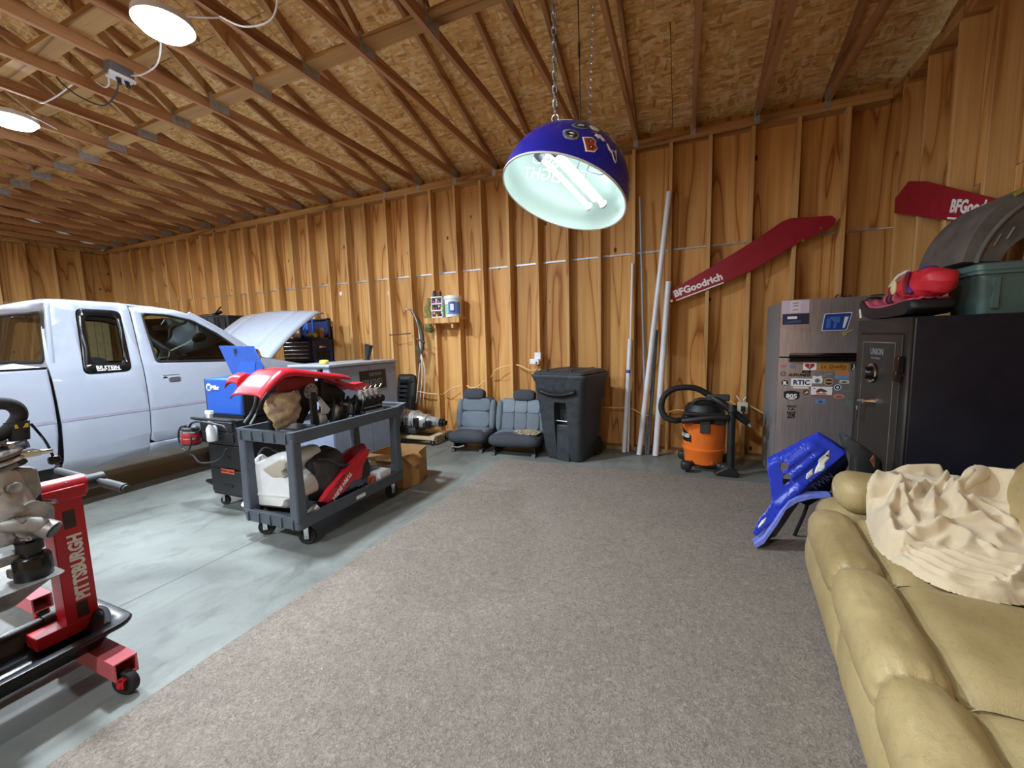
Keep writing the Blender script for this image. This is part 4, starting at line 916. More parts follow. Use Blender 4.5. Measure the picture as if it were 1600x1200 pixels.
# transmission on a dolly
dl = thing('wooden_dolly', 'low wooden furniture dolly on casters under the transmission', 'dolly', (-3.5,4.85,0))
dw_ = mat('pale_dolly_wood', (206,186,150), .7, var=.15)
for y in (4.63,5.02): obj('side_rail', MB().box(-3.86,y-.045,.085,-3.12,y+.045,.118), dw_, dl, bevel=.003)
for x in (-3.82,-3.16): obj('end_rail', MB().box(x-.045,4.60,.118,x+.045,5.06,.14), dw_, dl, bevel=.003)
for x in (-3.80,-3.18):
    for y in (4.64,5.01): caster(x,y,.035,dl,.6,steel,.085)
tr = thing('transmission', 'silver cast automatic transmission lying on the wooden dolly', 'transmission', (-3.5,4.85,.14))
C = Matrix.Translation((-3.95,4.77,.345)) @ Matrix.Rotation(.05,4,'Y') @ Matrix.Rotation(pi/2,4,'Y')
obj('bell_housing', MB().lathe([(.19,.0),(.205,.0),(.205,.02),(.19,.025),(.165,.18),(.13,.22),(.12,.22),(.15,.17),(.175,.02)], 36, C), silver, tr)
for k in range(14):
    a = k*2*pi/14; obj('flange_lug', MB().cyl(tuple(C@Vector((.197*math.cos(a),.197*math.sin(a),-.004))),tuple(C@Vector((.197*math.cos(a),.197*math.sin(a),.035))),.014,n=8), silver, tr) if False else None
ribs = MB()
for k in range(16):
    a = k*2*pi/16; ribs.loft([[tuple(C@Matrix.Rotation(a,4,'Z')@Vector(p)) for p in ((.185,-.005,.02),(.20,-.005,.02),(.20,.005,.02),(.185,.005,.02))],[tuple(C@Matrix.Rotation(a,4,'Z')@Vector(p)) for p in ((.125,-.005,.22),(.14,-.005,.22),(.14,.005,.22),(.125,.005,.22))]])
tag(obj('rib_set', ribs, silver, tr), kind='stuff')
obj('main_case', MB().lathe([(.12,.21),(.135,.215),(.14,.25),(.13,.27),(.125,.42),(.135,.43),(.135,.45),(.115,.46)], 30, C).box(-3.72,4.68,.20,-3.50,4.88,.30), silver, tr, bevel=.004)
obj('oil_pan', MB().box(-3.76,4.64,.145,-3.46,4.92,.215), dark_g, tr, bevel=.015)
obj('tail_case', MB().lathe([(.115,.455),(.12,.48),(.10,.50),(.09,.60),(.10,.61),(.10,.63),(.075,.64),(.06,.80),(.066,.81),(.066,.83),(.001,.83)], 28, C), silver, tr)
obj('output_yoke', MB().lathe([(.05,.83),(.055,.85),(.055,.88),(.035,.89),(.035,.92),(.001,.92)], 22, C), oily, tr)
for k in range(5): obj('valve_body', MB().box(-3.68+.1*k,4.62,.24+.02*(k%2),-3.62+.1*k,4.69,.31+.03*(k%3)), dirty if k%2 else oily, tr, bevel=.006)
obj('cooler_line', MB().tube([(-3.70,4.70,.30),(-3.55,4.68,.24),(-3.35,4.70,.23),(-3.2,4.74,.25)],.008,6), dark_g, tr)

# ------------------------------------------------------------------ loose vehicle seats
fab = mat('grey_cloth', (100,110,120), .9, var=.1, bump=.25, bs=260); fab_d = mat('dark_grey_cloth', (58,62,70), .9, var=.1, bump=.25, bs=260); fab_m = mat('mid_grey_cloth', (120,130,140), .9, var=.1, bump=.25, bs=260)
def bucket(name, lab, loc, rz, w, heads, torn=False):
    s = thing(name, lab, 'seat', loc, None, rz); h = w/2
    obj('seat_cushion', MB().soft((0,-.03,.185),(h,.25,.085),(5,3),28,12).soft((0,-.14,.205),(h*.93,.13,.075),(5,2.6),24,10), fab_d, s, local=True)
    obj('cushion_top', MB().soft((0,-.02,.235),(h*.86,.21,.04),(5,2.6),28,10), fab, s, local=True)
    Mb = Matrix.Translation((0,.17,.22)) @ Matrix.Rotation(-.26,4,'X')
    def br(k, z, d, ww): return [tuple(Mb@Vector((a,b,z))) for a,b in rrect(-ww/2,-d/2,ww/2,d/2,d*.42,4)]
    obj('backrest', MB().loft([br(0,-.04,.10,w*.80),br(0,.02,.15,w*.88),br(0,.16,.16,w*.96),br(0,.30,.15,w*.98),br(0,.40,.13,w*.90),br(0,.44,.08,w*.78)]), fab_d if not torn else fab, s, local=True)
    n = max(1, round(w/.5)) if not torn else 3
    ww = w*.62/n
    for i in range(n):
        cx = (-.5+(i+.5)/n)*w*.74
        obj('back_panel', MB().soft(tuple((0,0,0)),(ww*.60,.026,.11),(7,5),20,10,M=Mb@Matrix.Translation((cx,-.072,.13))), fab, s, local=True)
        obj('upper_panel', MB().soft((0,0,0),(ww*.60,.024,.09),(7,5),20,10,M=Mb@Matrix.Translation((cx,-.070,.33))), fab_m if torn else fab, s, local=True)
    for sx in (-1,1): obj('side_bolster', MB().soft((0,0,0),(.05,.075,.21),(2.6,3),14,12,M=Mb@Matrix.Translation((sx*(w*.44),-.035,.20))), fab, s, local=True)
    for cx in heads:
        hd = obj('headrest', MB().soft((0,0,0),(.155,.075,.082),(4.5,3),20,12,M=Mb@Matrix.Translation((cx,-.05,.475))), fab_d, s, local=True, sub=1)
        for sx in (-.05,.05): obj('headrest_post', MB().cyl(tuple(Mb@Vector((cx+sx,0,.42))),tuple(Mb@Vector((cx+sx,-.01,.50))),.007,n=8), chrome, hd, local=True)
    for sx in (-1,1):
        obj('seat_rail', MB().box(sx*(h-.08)-.02,-.20,.02,sx*(h-.08)+.02,.20,.06).box(sx*(h-.08)-.012,-.18,.06,sx*(h-.08)+.012,.18,.115), oily, s, local=True, bevel=.003)
        obj('rail_foot', MB().prism([(.15,.0),(.21,.0),(.20,.05),(.16,.05)],sx*(h-.08)-.022,sx*(h-.08)+.022,'x'), dark_g, s, local=True, bevel=.003)
        obj('rail_foot', MB().prism([(-.24,.0),(-.19,.0),(-.17,.05),(-.22,.04)],sx*(h-.08)-.022,sx*(h-.08)+.022,'x'), dark_g, s, local=True)
    return s
s1 = bucket('bucket_seat', 'single grey cloth car seat with headrest on the floor by the wall', (-2.58,4.70,0), .12, .54, (-.04,))
obj('adjuster_lever', MB().tube([(-.22,-.20,.06),(-.10,-.26,.075),(-.02,-.25,.095)],.009,6), silver, s1, local=True)
s2 = bucket('bench_seat', 'wide grey bench seat with torn cushion left of the black trash bin', (-1.925,4.70,0), .08, .68, (.03,), True)
tm = NT('torn_foam'); vv = tm.coord((1,1,1)); tm.set(tm.ramp(tm.noise(vv,38,3), [(.3, srgb(60,58,56)),(.5, srgb(150,130,98)),(.68, srgb(206,196,176))]), rough=.95); tm.bump(tm.noise(vv,60,3),.6,.02)
tb = MB().soft((.13,-.05,.272),(.18,.15,.012),(2.6,2.4),24,8); tb.v = [(x+.02*noise.noise((x*30,y*30,1)),y+.02*noise.noise((x*30,y*30,5)),z+.014*noise.noise((x*40,y*40,2))) for x,y,z in tb.v]
obj('torn_patch', tb, tm.m, s2, local=True)

# ------------------------------------------------------------------ trash bin
binm = mat('bin_black', (50,55,60), .5, var=.25, vs_=16, bump=.08, bs=60)
BA = -.24; bM = RZ(BA, (-1.24,4.735,0))
tbn = thing('trash_bin', 'large black wheeled trash bin with lid between seats and white pipes', 'bin', (-1.24,4.735,0), None, BA)
def bring(z, w, d, r, y0=0, M=None): return [(a,b+y0,z) for a,b in rrect(-w/2,-d/2,w/2,d/2,r,5)]
bd = obj('bin_body', MB().loft([bring(.012,.46,.44,.06),bring(.06,.49,.47,.07),bring(.40,.555,.56,.08),bring(.68,.60,.60,.08),bring(.72,.63,.62,.08),bring(.92,.66,.64,.07),bring(.95,.69,.655,.06),bring(.985,.70,.66,.06)]), binm, tbn, local=True)
cutter = MB().loft([[(x+.02,y,z) for x,y in ((-w_,-.6),(w_,-.6),(w_,y1),(-w_,y1))] for z,w_,y1 in ((-.05,.085,-.155),(.60,.085,-.155),(.70,.075,-.23))])
WL[bd.name] = Vector((0,0,0)); cut(bd, cutter)
lip = MB().loft([[(x,-.335-.03*math.cos(x*4.2)*k2,.84+zz-.05*(1-(x/.25)**2)) for k2,zz in ((.2,.03),(1,.0),(.2,-.03))] for x in frange(-.24,.24,10)], cap=False, closed=False)
obj('lift_scoop', lip, black_p, tbn, local=True, solid=.006)
obj('catch_bar', MB().cyl((-.072,-.245,.475),(.112,-.245,.475),.011,n=12), steel, tbn, local=True)
obj('recess_web', MB().box(-.065,-.245,.0,.105,-.16,.43), binm, tbn, local=True, bevel=.01)
obj('lid', MB().loft([bring(.975,.71,.67,.06),bring(1.0,.725,.68,.06),bring(1.015,.72,.675,.06),bring(1.018,.66,.63,.06),bring(1.03,.68,.64,.05),bring(1.055,.62,.59,.06),bring(1.065,.50,.49,.06)]), binm, tbn, local=True, bevel=.003)
for x in (-.16,.16): obj('lid_rib', MB().box(x-.008,-.30,1.04,x+.008,.30,1.07), binm, tbn, local=True, bevel=.003)
for sx in (-1,1):
    obj('wheel', MB().cyl((sx*.20,.21,.115),(sx*.265,.21,.115),.115,n=26), rubber, tbn, local=True)
obj('rear_handle', MB().cyl((-.2,.33,.90),(.2,.33,.90),.014), binm, tbn, local=True)

# ------------------------------------------------------------------ pipes against the wall
pvc = mat('white_pvc', (218,220,226), .35, var=.04); grey_c = mat('grey_conduit', (140,144,152), .45)
for lab, a, b, r_, m in (
    ('thin white plastic pipe, leftmost of the pipes against the wall', (-.615,5.10,.04),(-.58,5.17,2.30),.014,pvc),
    ('white pipe with a blue band beside the leftmost thin pipe', (-.655,5.06,.04),(-.60,5.145,1.40),.026,pvc),
    ('tall thin light grey pipe leaning nearly upright against the wall', (-.40,5.08,.04),(-.50,5.18,3.05),.013,grey_c),
    ('tall thick white pipe leaning to the right against the wall', (-.47,5.0,.04),(-.18,5.165,3.05),.030,pvc),
    ('dark grey pipe between the thick white pipes', (-.375,5.075,.04),(-.30,5.165,1.50),.022,mat('dark_conduit',(96,100,106),.5)),
    ('short thick white pipe at the right end of the leaning pipes', (-.285,5.02,.04),(-.175,5.155,2.05),.034,pvc)):
    t = thing('plastic_pipe', lab, 'pipe', (a[0],a[1],0))
    A, B = Vector(a), Vector(b); d_ = (B-A).normalized(); A = A-d_*(A.z-.002-r_*.2)/d_.z
    n_ = 18; q1 = d_.orthogonal().normalized(); q2 = d_.cross(q1)
    rg = lambda c, k: [tuple(c+(q1*math.cos(2*pi*i/n_)+q2*math.sin(2*pi*i/n_))*k) for i in range(n_)]
    obj('pipe_wall', MB().loft([rg(B-d_*.05,r_-.004),rg(B,r_-.004),rg(B,r_),rg(A,r_),rg(A,r_-.004),rg(A+d_*.05,r_-.004)],cap=True), m, t)
    if 'blue' in lab: obj('print_band', MB().loft([rg(A+d_*.98,r_+.0006),rg(A+d_*1.02,r_+.0006)],cap=False), mat('blue_print',(60,80,170),.5), t)

# ------------------------------------------------------------------ things on the back wall
sf = thing('wall_shelf', 'small wooden shelf nailed across two studs holding the white bucket', 'shelf', (-3.19,5.1,1.70))
obj('shelf_front', MB().box(-3.47,5.015,1.69,-2.90,5.05,1.77), stud_m, sf, bevel=.003)
obj('shelf_board', MB().box(-3.47,5.05,1.745,-2.90,5.199,1.77), stud_m, sf)
for x in (-3.34,-3.05): obj('brace', MB().box(x,5.05,1.62,x+.03,5.199,1.745), stud_m, sf)
bk = thing('white_bucket', 'white plastic tub with blue and green label on the wall shelf', 'bucket', (-3.05,5.1,1.771))
B_ = Matrix.Translation((-3.04,5.105,1.7715))
obj('tub', MB().lathe([(.001,0),(.108,.0),(.112,.01),(.118,.26),(.112,.26),(.11,.25),(.001,.25)],32,B_), white_p, bk)
obj('lid', MB().lathe([(.001,.30),(.10,.30),(.122,.295),(.126,.285),(.126,.25),(.119,.25),(.119,.262),(.001,.262)],32,B_), white_p, bk)
def wrap(r, a0, a1, z0, z1, c): return MB().grid(lambda u,v:(c[0]+r*math.sin(a0+(a1-a0)*u), c[1]-r*math.cos(a0+(a1-a0)*u), z0+(z1-z0)*v), 14, 2)
obj('label_blue', wrap(.1165,-.1,1.5,1.81,2.0,(-3.04,5.105)), mat('tub_blue',(96,130,190),.5), bk)
obj('label_green', wrap(.1165,-1.3,-.1,1.81,1.95,(-3.04,5.105)), mat('tub_green',(150,200,160),.5), bk)
obj('label_panel', wrap(.1172,.1,.75,1.83,1.98,(-3.04,5.105)), mat('tub_navy',(50,80,140),.5), bk)
obj('label_panel', wrap(.1178,.2,.62,1.86,1.95,(-3.04,5.105)), white_d, bk)
rk = thing('paint_rack', 'white rack of small paint bottles beside the white tub', 'rack', (-3.26,5.06,1.77))
obj('rack_back', MB().box(-3.345,5.075,1.771,-3.165,5.08,2.06).box(-3.345,5.015,1.771,-3.338,5.08,2.06).box(-3.172,5.015,1.771,-3.165,5.08,2.06), white_p, rk)
for k in range(4): obj('rack_shelf', MB().box(-3.345,5.015,1.771+.094*k,-3.165,5.08,1.777+.094*k).box(-3.345,5.012,1.771+.094*k,-3.165,5.016,1.785+.094*k), white_p, rk)
cols_ = [(150,40,50),(60,60,70),(200,90,40),(210,180,60),(170,70,150),(60,90,150),(120,50,60),(180,180,190)]
cm = [mat('paint_%s' % c_, rgb, .4) for c_, rgb in zip('abcdefgh', cols_)]
words = ['first','second','third','fourth']; rows_ = ['bottom','middle','top','uppermost']
for r_ in range(3):
    for k in range(4):
        x = -3.318+.0425*k; z = 1.7775+.094*r_
        b_ = thing('paint_bottle', '%s small paint bottle from the left on the %s row of the white rack' % (words[k], rows_[r_]), 'bottle', (x,5.045,z), 'paint bottles in the white rack')
        obj('bottle', MB().lathe([(.001,0),(.017,.0),(.018,.045),(.008,.052),(.001,.052)],12,Matrix.Translation((x,5.045,z))), cm[(k*3+r_*2)%8], b_)
        obj('cap', MB().cyl((x,5.045,z+.05),(x,5.045,z+.072),.012,n=12), black_p if (k+r_)%3 else white_p, b_)
for k, x in enumerate((-3.305,-3.215)):
    b_ = thing('spray_can', 'dark spray can with %s cap standing on top of the white rack, %s one' % (('black','red')[k], ('left','right')[k]), 'can', (x,5.045,2.06))
    obj('can_body', MB().lathe([(.001,0),(.026,0),(.027,.01),(.027,.06),(.02,.07),(.001,.07)],16,Matrix.Translation((x,5.045,2.0605))), dark_g, b_)
    obj('cap', MB().cyl((x,5.045,2.125),(x,5.045,2.15),.02,n=14), (black_p, red_p)[k], b_)
gl = MB().loft([[(-3.50+.03*math.sin(k*1.3)+(.035+.03*t)*math.cos(a)*(1+.25*math.sin(3*a+k)), 5.17+.028*math.sin(a), 2.08-.46*t) for a in frange(0,2*pi,14)[:-1]] for k, t in enumerate(frange(0,1,10))])
g_ = thing('hanging_glove', 'olive green cloth glove hanging on a stud left of the wall shelf', 'glove', (-3.5,5.17,1.6))
obj('glove_cloth', gl, mat('olive_cloth', (112,112,60), .9, var=.25, vs_=20, bump=.3, bs=90), g_, sub=1)
obj('glove_cuff', MB().lathe([(.05,0),(.066,.01),(.066,.05),(.05,.06)],16,Matrix.Translation((-3.51,5.155,1.575)) @ Matrix.Rotation(.3,4,'Y') @ Matrix.Scale(.6,4,(0,1,0))), mat('dark_olive', (76,80,46), .9), g_)
bw = thing('hunting_bow', 'dark camouflage bow with white cords hanging from a stud', 'bow', (-3.72,5.1,1.2))
def bowp(t): return (-3.80+.16*math.sin(t*pi)*.9+.10*t, 5.13-.02*t, 1.93-.85*t)
obj('bow_limb', MB().tube([bowp(t) for t in frange(0,1,8)], lambda u: .011+.02*math.sin(u*pi), 10, 3), mat('camo', (86,76,62), .7, var=.4, vs_=40), bw)
obj('bow_grip', MB().tube([(-3.70,5.12,1.38),(-3.67,5.11,1.30),(-3.665,5.11,1.22),(-3.66,5.11,1.12)], .026, 10), mat('camo_dark', (66,58,50), .7, var=.4, vs_=40), bw)
for dx, zb in ((0,.50),(.05,.47),(.10,.49)):
    obj('white_cord', MB().tube([(-3.79,5.12,1.94),(-3.70,5.11,1.80),(-3.645,5.10,1.60),(-3.63,5.10,1.30),(-3.68+dx*1.1,5.10,.95),(-3.76+dx*1.2,5.10,zb)], .0055, 6), white_p, bw)
obj('hook', MB().cyl((-3.83,5.10,1.925),(-3.83,5.20,1.925),.01).cyl((-3.86,5.10,1.93),(-3.79,5.10,1.93),.008), steel, bw)
obj('sight_rod', MB().cyl((-4.18,5.08,1.55),(-3.82,5.14,1.565),.008,n=8).cyl((-3.72,5.09,1.50),(-3.52,5.06,1.42),.012,n=8), oily, bw)
yel = mat('tan_cable', (232,190,124), .5)
cb_ = thing('wall_wiring', 'tan electrical cable strung in dips through the studs along the wall', 'cable', (-2.8,5.22,.7))
cabs = [[(-4.0,5.21,.66),(-3.90,5.18,.655),(-3.77,5.19,.67),(-3.60,5.19,.645),(-3.39,5.24,.63)],[(-3.36,5.26,.64),(-3.28,5.20,.66),(-3.18,5.19,.73),(-3.02,5.26,.77)],[(-2.95,5.26,.77),(-2.85,5.20,.745),(-2.74,5.19,.765),(-2.66,5.21,.83),(-2.60,5.26,.89)],[(-2.55,5.26,.90),(-2.48,5.20,.96),(-2.40,5.19,1.03),(-2.18,5.26,1.08)],[(-2.15,5.26,1.08),(-2.05,5.20,1.06),(-1.93,5.19,1.01),(-1.84,5.19,1.02),(-1.80,5.19,1.10)],[(-1.0,5.20,.53),(-.62,5.19,.54),(-.50,5.19,.49),(-.40,5.18,.455),(-.28,5.185,.47),(-.18,5.19,.50),(-.05,5.19,.54),(.12,5.19,.52)],[(.28,5.19,.62),(.38,5.18,.69),(.48,5.18,.68),(.56,5.18,.62)],[(.70,5.19,.62),(.85,5.19,.53)]]
for c_ in cabs: obj('cable_run', MB().tube(c_, .009, 6), yel, cb_)
o1 = thing('outlet_box', 'white power adapter in an outlet on the wall above the bench seat', 'outlet', (-1.8,5.18,1.15))
obj('box', MB().box(-1.845,5.15,1.13,-1.755,5.198,1.25), white_p, o1, bevel=.004)
obj('adapter', MB().box(-1.895,5.10,1.095,-1.765,5.149,1.165), white_p, o1, bevel=.008)
obj('adapter_label', MB().box(-1.81,5.098,1.105,-1.785,5.1,1.13), dark_g, o1)
o2 = thing('outlet_box', 'pale outlet box with a black plug on the stud right of the vacuum', 'outlet', (.62,5.18,.6))
obj('box', MB().box(.575,5.15,.53,.675,5.198,.66), mat('ivory', (208,200,180), .5), o2, bevel=.004)
obj('plug', MB().box(.605,5.11,.56,.645,5.149,.62).tube([(.625,5.115,.57),(.625,5.09,.52),(.64,5.08,.46)],.012,8), black_p, o2, bevel=.004)
obj('wire_stub', MB().tube([(.60,5.16,.66),(.58,5.15,.70),(.56,5.15,.735)],.007,6), white_p, o2); obj('wire_stub', MB().tube([(.64,5.16,.66),(.63,5.15,.69),(.655,5.15,.72)],.007,6), white_p, o2)
obj('cord_tail', MB().tube([(.63,5.11,.50),(.66,5.08,.45),(.70,5.07,.40)],.012,6), white_p, o2)
# stapled notes on the studs
for i, x in enumerate((-5.38,-5.90,-4.37)):
    tag(obj('paper_tag', MB().box(x,5.3375,2.25-.03*i,x+.05,5.3395,2.31-.03*i), paper, loc=(x,5.335,2.25)), ('square white paper tag on the wall above the pickup hood tip, rightmost', 'small white paper tag on the wall above the pickup hood, leftmost', 'small white paper tag high on the wall above the tool chest')[i], 'tag')

# ------------------------------------------------------------------ wing panels
mar = mat('maroon_panel', (150,22,44), .42, var=.08)
w1 = thing('wing_panel', 'long maroon wing panel with white BFGoodrich lettering above the vacuum', 'sign', (.58,5.19,2.2))
P1 = [(-.224,1.777),(-.222,1.84),(-.19,1.885),(-.101,1.976),(.326,2.211),(.69,2.425),(.93,2.585),(1.002,2.608),(1.356,2.585),(1.391,2.545),(1.385,2.50),(1.31,2.447),(1.085,2.353),(.70,2.121),(.501,2.036),(.137,1.901)]
obj('panel_sheet', MB().prism(P1, 5.178, 5.196), mar, w1, bevel=.003)
ang1 = math.atan2(.183,.536)
text('lettering', 'BFGoodrich', .108, frame((-.105,5.1775,1.868),(math.cos(ang1),0,math.sin(ang1)),(-math.sin(ang1),0,math.cos(ang1))), white_d, w1, bold=.0045, sx=.99)
obj('underline', MB().prism([(-.085,1.826),(.402,1.992),(.398,2.004),(-.090,1.838)],5.1755,5.1775), white_d, w1)
for x, z in ((-.14,1.83),(1.12,2.365),(1.27,2.47)): obj('washer', MB().cyl((x,5.177,z),(x,5.172,z),.017,n=18).cyl((x,5.172,z),(x,5.168,z),.007,n=6), chrome, w1)
w2 = thing('wing_panel', 'shorter maroon wing panel with white lettering on the dim right wall', 'sign', (1.77,4.2,2.4))
P2 = [(4.952,2.49),(4.955,2.62),(4.724,2.696),(4.443,2.60),(3.967,2.385),(3.20,2.04),(3.05,1.92),(3.2,1.90),(3.544,2.06),(4.096,2.215)]
obj('panel_sheet', MB().prism(P2, 1.762, 1.778, 'x'), mar, w2, bevel=.003)
d2 = Vector((0,-.52,-.157)).normalized(); u2 = Vector((0,-.157,.52)).normalized()
text('lettering', 'BFGoodrich', .118, frame((1.7615,4.07,2.268),d2,u2), white_d, w2, bold=.0045, sx=1.02)
obj('underline', MB().prism([(4.085,2.236),(3.42,2.035),(3.42,2.022),(4.085,2.222)],1.7595,1.7615,'x'), white_d, w2)

# ------------------------------------------------------------------ shop vacuum
orng = mat('vacuum_orange', (226,112,36), .4, var=.06)
vc = thing('shop_vacuum', 'orange and black shop vacuum with looped hose in front of the wall', 'vacuum', (.215,4.72,0))
V = Matrix.Translation((.215,4.72,0))
obj('drum', MB().lathe([(.001,.07),(.165,.07),(.185,.08),(.197,.20),(.212,.225),(.212,.238),(.202,.246),(.212,.40),(.216,.50),(.222,.505),(.222,.52),(.2,.52),(.001,.52)],40,V), orng, vc)
obj('drum_recess', MB().box(.165,4.538,.085,.305,4.555,.125), mat('deep_orange',(190,88,28),.5), vc, bevel=.006)
obj('powerhead', MB().lathe([(.215,.52),(.222,.53),(.222,.56),(.205,.575),(.19,.66),(.165,.70),(.10,.72),(.001,.725)],36,V), black_p, vc)
obj('top_handle', MB().tube([(.10,4.66,.70),(.14,4.65,.745),(.22,4.65,.755),(.29,4.65,.745),(.33,4.66,.70)],.022,10).box(.12,4.6,.66,.31,4.8,.70), black_p, vc)
obj('cord_wrap', MB().box(.02,4.50,.60,.40,4.56,.635).box(.03,4.50,.55,.06,4.56,.60).box(.30,4.50,.52,.40,4.55,.62), black_p, vc, bevel=.008)
for a in (-.15,2.4): 
    x, y = .215+.225*math.sin(a+.15), 4.72-.225*math.cos(a+.15)
    obj('latch', MB().box(-.045,-.012,.43,.045,.012,.56,RZ(a+.15,(x,y,0))), dark_g, vc, bevel=.005)
lbl = obj('badge', MB().grid(lambda u,v:(.215+.2145*math.sin(-1.25+.62*u),4.72-.2145*math.cos(-1.25+.62*u),.315+.14*v-.06*u*(1-v)*0-(.07*u if v>.5 else 0)),10,1), black_d, vc)
text('lettering','RIDGID',.055,None,white_d,lbl,bold=.002,fn=lambda x,y,z:(.215+.2155*math.sin(-1.45+x*4.0),4.72-.2155*math.cos(-1.45+x*4.0),.358+y))
foot = mat('vacuum_foot', (34,35,37), .5)
for x, y in ((.06,4.52),(.40,4.53),(.03,4.90),(.40,4.90)):
    d_ = Vector((x-.215,y-4.72,0)).normalized()
    f_ = obj('caster_foot', MB().tube([(.215+d_.x*.12,4.72+d_.y*.12,.075),(.215+d_.x*.2,4.72+d_.y*.2,.08),(x,y,.065)],.032,8).soft((x+d_.x*.02,y+d_.y*.02,.075),(.055,.045,.05),(3,3)), foot, vc)
    obj('caster_wheel', MB().cyl((x-.02,y,.026),(x+.02,y,.026),.026,n=16), rubber, f_)
obj('hose', MB().tube([(.02,4.56,.55),(-.07,4.50,.545),(-.16,4.50,.575),(-.205,4.52,.67),(-.18,4.55,.79),(-.09,4.58,.865),(.04,4.60,.885),(.15,4.62,.865),(.24,4.63,.81),(.30,4.64,.775)],.031,14,10), rubber, vc)
obj('hose_cuff', MB().tube([(.0,4.49,.545),(.14,4.47,.575),(.28,4.47,.60),(.42,4.49,.60)],.030,12), black_p, vc)
obj('wand', MB().tube([(.27,4.60,.79),(.36,4.56,.74),(.46,4.55,.66),(.56,4.55,.58),(.60,4.56,.55)],.036,12), black_p, vc)
obj('hose_handle', MB().box(.23,4.56,.755,.44,4.62,.82), dark_g, vc, bevel=.012)
obj('upright_wand', MB().cyl((.455,4.50,.03),(.455,4.52,.72),.036,n=18).cyl((.455,4.50,.66),(.455,4.51,.73),.045,n=18), black_p, vc)
obj('floor_nozzle', MB().prism([(.30,.02),(.52,.0),(.525,.05),(.46,.11),(.42,.10)],4.46,4.54), black_p, vc, bevel=.01)
# ------------------------------------------------------------------ refrigerator
def brushed():
    t = NT('brushed_steel'); v = t.coord((60,1,.6)); n = t.noise(v, 8, 3)
    return t.set(t.ramp(n, [(.3, srgb(150,142,144)), (.7, srgb(186,178,180))]), rough=t.ramp(n, [(.3,.28),(.7,.4)]), metal=.6)
stainless = brushed()
fr = thing('refrigerator', 'stainless steel refrigerator with sticker-covered door by the safe', 'refrigerator', (1.17,4.68,0))
fgrey = mat('fridge_side', (128,130,134), .5, var=.06, bump=.05, bs=200)
FY = 4.33
obj('cabinet', MB().box(.805,4.39,.03,1.545,5.03,1.70), fgrey, fr, bevel=.008)
def sy(x): return 4.318+.027*abs((x-1.175)/.375)**2.4-.0012
def fdoor(z0, z1, name):
    P_ = [(.80,4.385)]+[(x_, sy(x_)+.0012) for x_ in frange(.80,1.55,24)]+[(1.55,4.385)]
    return obj(name, MB().prism(P_, z0, z1, 'z'), stainless, fr, bevel=.004)
fz = fdoor(1.212, 1.712, 'freezer_door'); fg = fdoor(.08, 1.200, 'lower_door')
obj('gasket', MB().box(.81,4.385,.08,1.54,4.392,1.70), black_p, fr)
obj('freezer_handle', MB().prism([(4.328,1.212),(4.288,1.215),(4.282,1.235),(4.286,1.244),(4.30,1.238),(4.328,1.236)],.865,1.50,'x'), chrome, fz, bevel=.002)
obj('handle_grip', MB().prism([(4.328,1.200),(4.29,1.200),(4.284,1.178),(4.292,1.168),(4.328,1.170)],.868,1.50,'x'), black_g, fg, bevel=.003)
obj('toe_grille', MB().box(.82,4.36,.01,1.53,4.40,.075), black_p, fr)
obj('hinge_cover', MB().box(1.46,4.36,1.70,1.53,4.46,1.725), black_p, fr, bevel=.006)
def stick(outline, m, par=None, lift=0, nm='sticker', holes=()):
    return obj(nm, MB().panel(outline, holes, lambda x,z:(x,sy(x)-lift,z), frange(.85,1.5,13)), m, par or fg, solid=.0006, smooth=0)
def ell(cx, cz, a, b, n=20): return [(cx+a*math.cos(2*pi*k/n), cz+b*math.sin(2*pi*k/n)) for k in range(n)]
def stext(s, x, z, size, m, par=None, sx=1, bold=.001, align='CENTER', lift=.001, shear=0):
    return text('lettering', s, size, None, m, par or fg, bold=bold, align=align, shear=shear, fn=lambda a,b,c:(x+a*sx, sy(x+a*sx)-lift, z+b))
def dm(name, rgb): return mat(name, rgb, .5, var=.04)
navy_d, red_d, tan_d, gold_d, sky_d, green_d, org_d, gray_d, brn_d, crm_d, pink_d, blu_d, yel_d = [dm(n_+'_decal', c_) for n_, c_ in (('navy',(26,36,84)),('crimson',(176,36,52)),('tan',(190,160,110)),('gold',(178,132,52)),('sky',(110,140,180)),('sage',(90,130,112)),('copper',(196,124,84)),('gray',(128,132,138)),('brown',(110,62,40)),('cream',(220,216,196)),('lilac',(206,190,208)),('royal',(28,62,150)),('lemon',(200,190,60)))]
q = stick([(.808,1.594),(1.006,1.594),(1.004,1.708),(.808,1.708)], pink_d, fz, nm='paper_note')
stick([(.865,1.60),(.945,1.60),(.945,1.704),(.865,1.704)], dm('lilac_light',(222,208,222)), fz, .001, 'paper_note')
for z in (1.678,1.655,1.62): stick([(.885,z),(.925,z+.004),(.925,z+.009),(.885,z+.005)], black_d, fz, .002, 'print_line')
stick([(.815,1.497),(1.01,1.497),(1.008,1.590),(.815,1.590)], navy_d, fz, nm='photo_card'); stick([(.85,1.545),(.92,1.545),(.92,1.568),(.85,1.568)], white_d, fz, .001, 'photo_card')
stick([(.955,1.503),(1.004,1.503),(1.004,1.585),(.955,1.585)], dm('charcoal_decal',(40,40,52)), fz, .001, 'photo_card'); stick([(.82,1.51),(.95,1.51),(.95,1.535),(.88,1.53)], dm('slate_decal',(66,76,110)), fz, .001, 'photo_card')
stick(rpoly([(1.098,1.432),(1.278,1.432),(1.312,1.584),(1.116,1.580)],.012), white_d, fz); stick(rpoly([(1.105,1.438),(1.273,1.438),(1.304,1.578),(1.121,1.574)],.01), blu_d, fz, .001)
